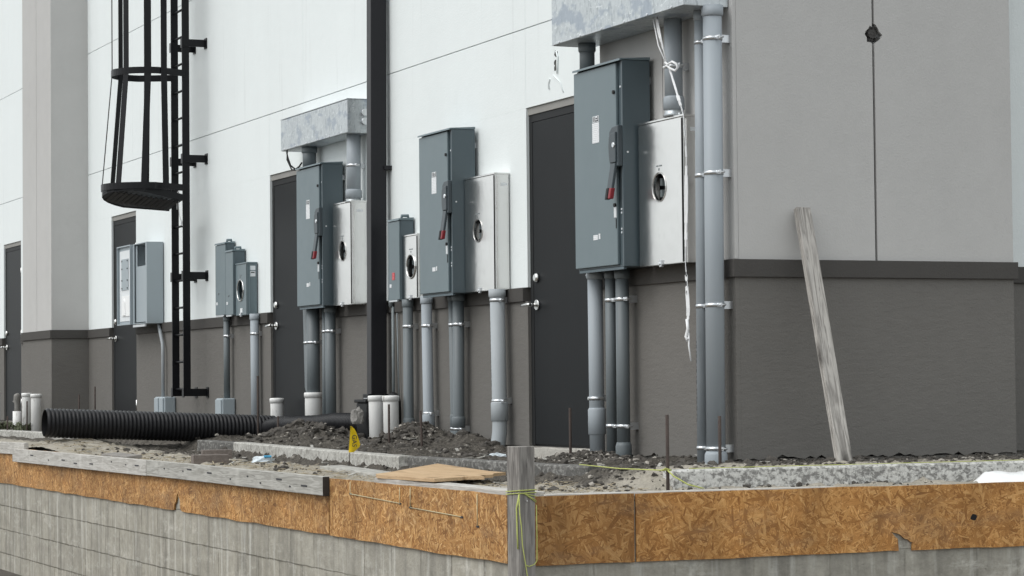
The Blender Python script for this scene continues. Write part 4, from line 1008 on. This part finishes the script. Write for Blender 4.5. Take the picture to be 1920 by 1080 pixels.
# grey corner post with twine
post = empty('corner_post', (1.355,-2.272,-1.15), 'grey weathered timber post standing at the wall corner, tied with yellow-green twine', 'post')
mb = MB(); mb.box(-.0445, .0445, -.0445, .0445, -.1, 1.286, .004); pb = mb.build('post_body', M['post_wood'], None); pb.parent = post
post.rotation_euler = (0, 0, R(14.5))
mb = MB(); h = .0475; z0 = 1.076
for dz in (0, .012): mb.tube([(-h,h,z0+dz), (-h,-h,z0+dz-.002), (h,-h,z0+dz+.004), (h,h,z0+dz+.006), (-h,h,z0+dz)], .0026, 6)
for dz in (-.012, -.03, -.038): mb.tube([(h,-h,z0+.004), (h,-h+.03,z0+.002), (h,h,z0+dz)], .0022, 6)
mb.tube([(h,-h-.002,z0), (h+.002,-h+.0,z0-.08), (h+.003,-h+.008,z0-.14), (h+.004,-h+.012,z0-.22), (h+.003,-h+.03,z0-.31), (h+.003,-h+.05,z0-.42), (h+.004,-h+.058,z0-.5)], .0024, 6)
mb.tube([(h+.003,-h+.03,z0-.31), (h+.004,0,z0-.318), (h+.005,.03,z0-.31), (h+.004,.045,z0-.295), (h,h+.002,z0-.2), (h-.004,h+.004,z0-.05)], .002, 6)
mb.tube([(h,-h,z0), (h-.015,-h-.004,z0-.06), (h-.012,-h-.004,z0-.17), (h-.01,-h-.003,z0-.24)], .0035, 6)
tw = mb.build('twine', M['twine'], None); tw.parent = post
mb = MB(); mb.cyl((h+.004,-.005,z0-.03), (h-.002,-.005,z0-.03), .004, 8); nb = mb.build('nail', M['silver'], None); nb.parent = post
# leaning plank
pl = board('leaning_plank', (.50,-.10,-.05), (.045,-.07,1.32), .084, .038, 'plank_wood', 'grey weathered plank leaning against the end wall right of the corner', 'plank', up=(0,1,0), b=.003)
for v in pl.data.vertices: pass
# reorient grain: plank is long on local X
pl.data.materials[0] = wood('leaning_plank_wood', (.56,.535,.50), (.14,.13,.12), along=0)

# concrete curbs
def curb(pts, zt, zb, th, mat, label, name='concrete_curb'):
    mb = MB(); n = len(pts); rows = []
    for i, (x, y) in enumerate(pts):
        a = Vector(pts[max(i-1,0)]); b = Vector(pts[min(i+1,n-1)]); d = (b-a).normalized(); nn = Vector((-d.y, d.x))
        j = .004*noise.noise(Vector((x*4, y*4, 0)))
        rows.append([mb.bm.verts.new(q) for q in ((x, y, zb), (x+j, y+j, zt-.008), (x+nn.x*.008, y+nn.y*.008, zt+j*.5), (x+nn.x*th, y+nn.y*th, zt+j*.5), (x+nn.x*th, y+nn.y*th, zb))])
    for i in range(n-1):
        for k in range(4): mb.bm.faces.new((rows[i][k], rows[i+1][k], rows[i+1][k+1], rows[i][k+1]))
    mb.bm.faces.new(rows[0]); mb.bm.faces.new(rows[-1][::-1])
    return tag(mb.build(name, M[mat], None), label, 'curb', 'low concrete curbs')
def lin(a, b, n): return [(a[0]+(b[0]-a[0])*i/n, a[1]+(b[1]-a[1])*i/n) for i in range(n+1)]
curb(lin((-7.0,-1.05), (-2.58,-1.362), 40), -.02, -.25, .10, 'curbmat', 'long pale pitted concrete curb between the black pipe and the yellow flag')
curb(lin((-8.1,-1.02), (-7.01,-1.045), 14), -.024, -.25, .10, 'curbdark', 'damp grey end of the concrete curb showing just below the black corrugated pipe')
curb(lin((-2.57,-1.31), (-.24,-1.20), 30), -.022, -.25, .10, 'curbdark', 'damp grey concrete curb in front of the nearest door, behind the grey post')
curb(lin((.9,-1.28), (.9,3.0), 60), -.007, -.25, .12, 'flaky', 'flaking white and grey concrete curb in front of the end wall')
curb(lin((-14.9,-1.25), (-12.0,-1.15), 12), -.03, -.25, .10, 'curbmat', 'short concrete curb piece at the left, beside the open end of the black pipe')

# ------------------------------------------------------------------ corrugated pipes
def corrugated(path, r, pitch, amp, name, label, open_start=True, group=None, cat='drain pipe'):
    pts = [Vector(p) for p in path]; L = [0]
    for a, b in zip(pts, pts[1:]): L.append(L[-1]+(b-a).length)
    def at(s):
        for i in range(len(pts)-1):
            if s <= L[i+1] or i == len(pts)-2:
                t = (s-L[i])/(L[i+1]-L[i]); return pts[i].lerp(pts[i+1], t)
    n = int(L[-1]/pitch); P = []; Rr = []
    for k in range(n):
        for q, rr in ((0, r-amp), (.28, r-amp), (.42, r), (.86, r)):
            P.append(at((k+q)*pitch)); Rr.append(rr)
    mb = MB(); mb.tube(P, Rr, 40, caps=False); body = None
    root = empty(name, tuple(pts[-1]), label, cat, group)
    mb.build('pipe_wall', M['hdpe'], root)
    mb = MB(); Q = [at(i*L[-1]/30) for i in range(31)]; mb.tube(Q, r-amp-.006, 40, caps=False); mb.build('pipe_liner', M['blackrub'], root)
    return root
M['hdpe'] = generic('corrugated_black_plastic', (.016,.016,.018), .42, var=((4, .2),), dark=((6,6,6), .62, .9, (.04,.037,.034)), spec=.22)
corrugated([(-8.53,-2.17,.128), (-8.53,-1.2,.085), (-8.53,-.22,.04)], .119, .0335, .011, 'corrugated_pipe', 'thick black corrugated drain pipe lying across the soil, open end to the left')
corrugated([(-8.50,-.30,.05), (-8.1,-.30,.085), (-7.7,-.36,.09), (-7.2,-.30,.10), (-6.9,-.24,.12), (-6.62,-.2,.12), (-6.38,-.15,.11)], .075, .022, .008, 'flexible_drain_pipe', 'thinner black flexible drain pipe half buried in the soil mound beside the basin')

# ------------------------------------------------------------------ rebar stakes
for x, y, zt, zb, lean, lab in ((-2.069,-.458,.262,-.3,.0,'rusty rebar stake in front of the nearest door'), (.95,-1.34,.258,-.3,.0,'rusty rebar stake at the end of the flaking curb, tied with twine'),
        (.125,-.62,.235,-.3,.0,'rusty rebar stake in front of the pair of long conduits at the corner'), (-5.047,-.50,.272,-.3,.0,'rusty rebar stake in front of the capped pipe with dark marks'),
        (-4.51,-.45,.228,-.3,-.05,'leaning rusty rebar stake beside the pale coupled conduit'), (-7.43,-.715,.49,-.3,.0,'tall rusty rebar stake standing in front of the black corrugated pipe'),
        (-7.29,-.60,.17,-.3,.02,'short rusty rebar stake at the right end of the thick black pipe'), (-14.653,-.25,.416,-.3,.0,'rusty rebar stake in the corner right of the far pilaster'),
        (-15.167,-.30,.331,-.3,.0,'shorter rusty rebar stake against the far pilaster’s side'), (-14.578,-1.2,.118,-.3,.0,'thin rebar stake at the far left in front of the weeds'), (-15.715,-.75,.265,-.3,.02,'rebar stake in front of the left capped pipe by the far pilaster')):
    o = tag(MB().tube([(x,y,zb), (x+lean,y,zt)], .0085, 10).build('rebar_stake', M['rust'], None), lab, 'rebar stake', 'rebar stakes')

# string line from the door curb to the stake and over the right curb
mb = MB(); mb.tube([(-.30,-1.22,-.012), (.3,-1.28,-.015), (.95,-1.35,-.004)], .0028, 6); mb.tube([(.96,-1.35,0), (.99,-1.33,-.03), (1.02,-1.27,-.07), (1.05,-1.2,-.09)], .0035, 6); mb.tube([(.935,-1.36,-.005), (.965,-1.36,.006), (.965,-1.33,-.004), (.935,-1.33,.004), (.935,-1.36,-.002)], .004, 6)
mb.tube([(.9,-1.2,.0), (.905,.2,.0), (.9,2.5,.0)], .0018, 6)
tag(mb.build('string_line', M['twine'], None), 'yellow-green string line tied to the rebar stake at the end of the flaking curb', 'string line')

# ------------------------------------------------------------------ flag
fl = empty('marker_flag', (-3.36,-1.40,-.1), 'yellow marker flag with black lettering standing at the pale pitted curb', 'flag')
MB().tube([(-3.362,-1.40,-.14), (-3.345,-1.40,.0), (-3.315,-1.40,.15)], .0022, 6).build('wire', M['rust'], fl)
mb = MB(); nr = 10; A = []
fx, fy = Vector((.12,.99,0)), Vector((.99,-.12,0))
for i in range(nr+1):
    t = i/nr; z = -.012+.165*t; xc = -3.346+.03*t
    w0 = -.008; w1 = .078*(1-t)**.6+.004 if t > .25 else .026+.18*t
    row = []
    for j in range(5):
        s = j/4; u = w0+(w1-w0)*s; row.append(mb.bm.verts.new(Vector((xc, -1.40, z)) + fx*u + fy*.012*math.sin(s*3.2+t*2)))
    A.append(row)
for i in range(nr):
    for j in range(4): mb.bm.faces.new((A[i][j], A[i+1][j], A[i+1][j+1], A[i][j+1])).smooth = True
ff = mb.build('flag_film', M['yellow'], fl)
cu = bpy.data.curves.new('lettering', 'FONT'); cu.body = 'GAS'; cu.size = .042; cu.extrude = .0003
to = bpy.data.objects.new('tmp_text', cu); col.objects.link(to); bpy.context.view_layer.update()
tm = bpy.data.meshes.new_from_object(to.evaluated_get(bpy.context.evaluated_depsgraph_get())); bpy.data.objects.remove(to)
tm.materials.append(M['print'])
lt = bpy.data.objects.new('lettering', tm); col.objects.link(lt); lt.parent = ff
# text runs down the flag: text x -> -z, text y -> along the film
mt = Matrix(((0, .12, .99), (0, .99, -.12), (-1, 0, 0))).to_4x4(); mt.translation = Vector((-3.328+.014, -1.40+.006, .10)) - Vector(fl.location)
lt.matrix_local = mt

# ------------------------------------------------------------------ odds and ends
br = tag(MB().obox((-4.37,-2.01,-.068), (.12,.99,0), (.99,-.12,0), (0,0,1), .235, .10, .062, .004).build('paver_brick', M['brick'], None), 'dirty paver brick lying behind the nailed timber, in front', 'brick', 'loose paver bricks')
tag(MB().obox((-4.72,-1.86,-.045), (.2,.97,0), (.97,-.2,0), (0,.05,1), .2, .10, .06, .004).build('paver_brick', M['brick'], None), 'dirty paver brick lying just behind the front one, below the black pipe', 'brick', 'loose paver bricks')
board('wood_scrap', (-7.2,-1.98,-.105), (-6.2,-2.04,-.10), .12, .03, 'post_wood', 'broken grey wood scrap half buried behind the paler timber', 'wood scrap', up=(0,1,.1))
board('wood_scrap', (-9.6,-1.95,-.10), (-8.2,-1.93,-.09), .14, .03, 'pale_timber', 'pale splintered wood scrap on the soil under the open pipe end', 'wood scrap', up=(0,1,.15))
def crumple(c, s, seed, mat, name, label, cat, sub=3):
    bm = bmesh.new(); bmesh.ops.create_icosphere(bm, subdivisions=sub, radius=1)
    for v in bm.verts:
        d = v.co.normalized(); k = 1 + .45*noise.noise(d*2.2+Vector((seed,0,0))) + .2*noise.noise(d*6+Vector((0,seed,0)))
        v.co = Vector((d.x*s[0]*k, d.y*s[1]*k, max(d.z*s[2]*k, -s[2]*.6)))+Vector(c)
    me = bpy.data.meshes.new(name); bm.to_mesh(me); bm.free(); me.materials.append(M[mat]); o = bpy.data.objects.new(name, me); col.objects.link(o)
    return tag(o, label, cat)
w = crumple((-4.15,-1.72,-.075), (.05,.07,.028), 4, 'clearplastic', 'plastic_wrapper', 'crumpled clear plastic wrapper with a blue print beside the paver bricks', 'litter')
mb = MB(); mb.obox((-4.10,-1.70,-.05), (.25,.97,0), (.97,-.25,.2), (-.2,0,1), .05, .03, .012, .003); q = mb.build('blue_print', M['blue'], None); q.parent = w
crumple((-2.55,-.74,-.045), (.05,.075,.03), 9, 'clearplastic', 'plastic_bottle', 'crushed clear plastic bottle on the curb in front of the nearest door', 'litter')
crumple((-6.235,-.31,.16), (.04,.05,.075), 2, 'rag', 'caked_rag', 'grey mud-caked rag lump in front of the drain basin', 'rag')
bm = bmesh.new(); ny, nx = 60, 16; g = []
for i in range(ny+1):
    row = []
    for k in range(nx+1):
        yy = .285+1.0*i/ny; a = k/nx; xx = 1.02+.215*a
        hgt = .066*sm(.285, .36, yy)*math.sin(math.pi*min(1, .12+a*.9))**.6
        row.append(bm.verts.new((xx, yy, -.112 + hgt + .014*noise.noise(Vector((xx*9, yy*7, 2)))*sm(.28,.36,yy) + .004*noise.noise(Vector((xx*40, yy*30, 2))))))
    g.append(row)
for i in range(ny):
    for k in range(nx): bm.faces.new((g[i][k], g[i][k+1], g[i+1][k+1], g[i+1][k])).smooth = True
me = bpy.data.meshes.new('plastic_sheet'); bm.to_mesh(me); bm.free(); me.materials.append(M['whitebag']); bag = bpy.data.objects.new('plastic_sheet', me); col.objects.link(bag)
tag(bag, 'white crumpled plastic sheet bunched behind the strand board at the right edge', 'plastic sheet')

# ------------------------------------------------------------------ light, world, camera
world = bpy.data.worlds.new('World'); scene.world = world; world.use_nodes = True
nt = world.node_tree; bg = nt.nodes['Background']; sky = nt.nodes.new('ShaderNodeTexSky')
SUN_EL, SUN_AZ = 50, 179       # azimuth measured from +Y clockwise, towards the sun
sky.sky_type = 'NISHITA'; sky.sun_disc = False; sky.sun_elevation = R(SUN_EL); sky.sun_rotation = R(SUN_AZ)
sky.air_density = 1.0; sky.dust_density = 3.5; sky.ozone_density = 1.0
hs = nt.nodes.new('ShaderNodeHueSaturation'); hs.inputs['Saturation'].default_value = .22; nt.links.new(sky.outputs[0], hs.inputs['Color'])
mx = nt.nodes.new('ShaderNodeMix'); mx.data_type = 'RGBA'; mx.inputs[0].default_value = .6      # cloud layer over the clear sky
nt.links.new(hs.outputs[0], mx.inputs[6]); mx.inputs[7].default_value = (9.2, 9.65, 9.75, 1)
nt.links.new(mx.outputs[2], bg.inputs[0]); bg.inputs[1].default_value = .11
sl = bpy.data.lights.new('Sun', 'SUN'); sl.energy = .85; sl.angle = R(40); sl.color = (1, .98, .95)
so = bpy.data.objects.new('Sun', sl); col.objects.link(so)
az = R(SUN_AZ); d = Vector((math.sin(az)*math.cos(R(SUN_EL)), math.cos(az)*math.cos(R(SUN_EL)), math.sin(R(SUN_EL))))
so.rotation_euler = d.to_track_quat('Z', 'Y').to_euler(); so.location = d*30

cam = bpy.data.cameras.new('Camera'); co = bpy.data.objects.new('Camera', cam); col.objects.link(co); scene.camera = co
cam.sensor_width = 36; cam.lens = 4659.17/1920*36; cam.clip_start = .1; cam.clip_end = 2000
yaw, pit, rol = 0.40743, 0.03791, -0.00998
f = Vector((-math.cos(yaw)*math.cos(pit), math.sin(yaw)*math.cos(pit), math.sin(pit))); r = f.cross(Vector((0,0,1))).normalized(); u = r.cross(f)
r2 = r*math.cos(rol) + u*math.sin(rol); u2 = -r*math.sin(rol) + u*math.cos(rol)
m = Matrix((r2, u2, -f)).transposed().to_4x4(); m.translation = Vector((11.449, -6.662, .4187)); co.matrix_world = m
scene.view_settings.view_transform = 'Standard'; scene.view_settings.look = 'None'; scene.view_settings.exposure = 0.42; scene.view_settings.gamma = 1
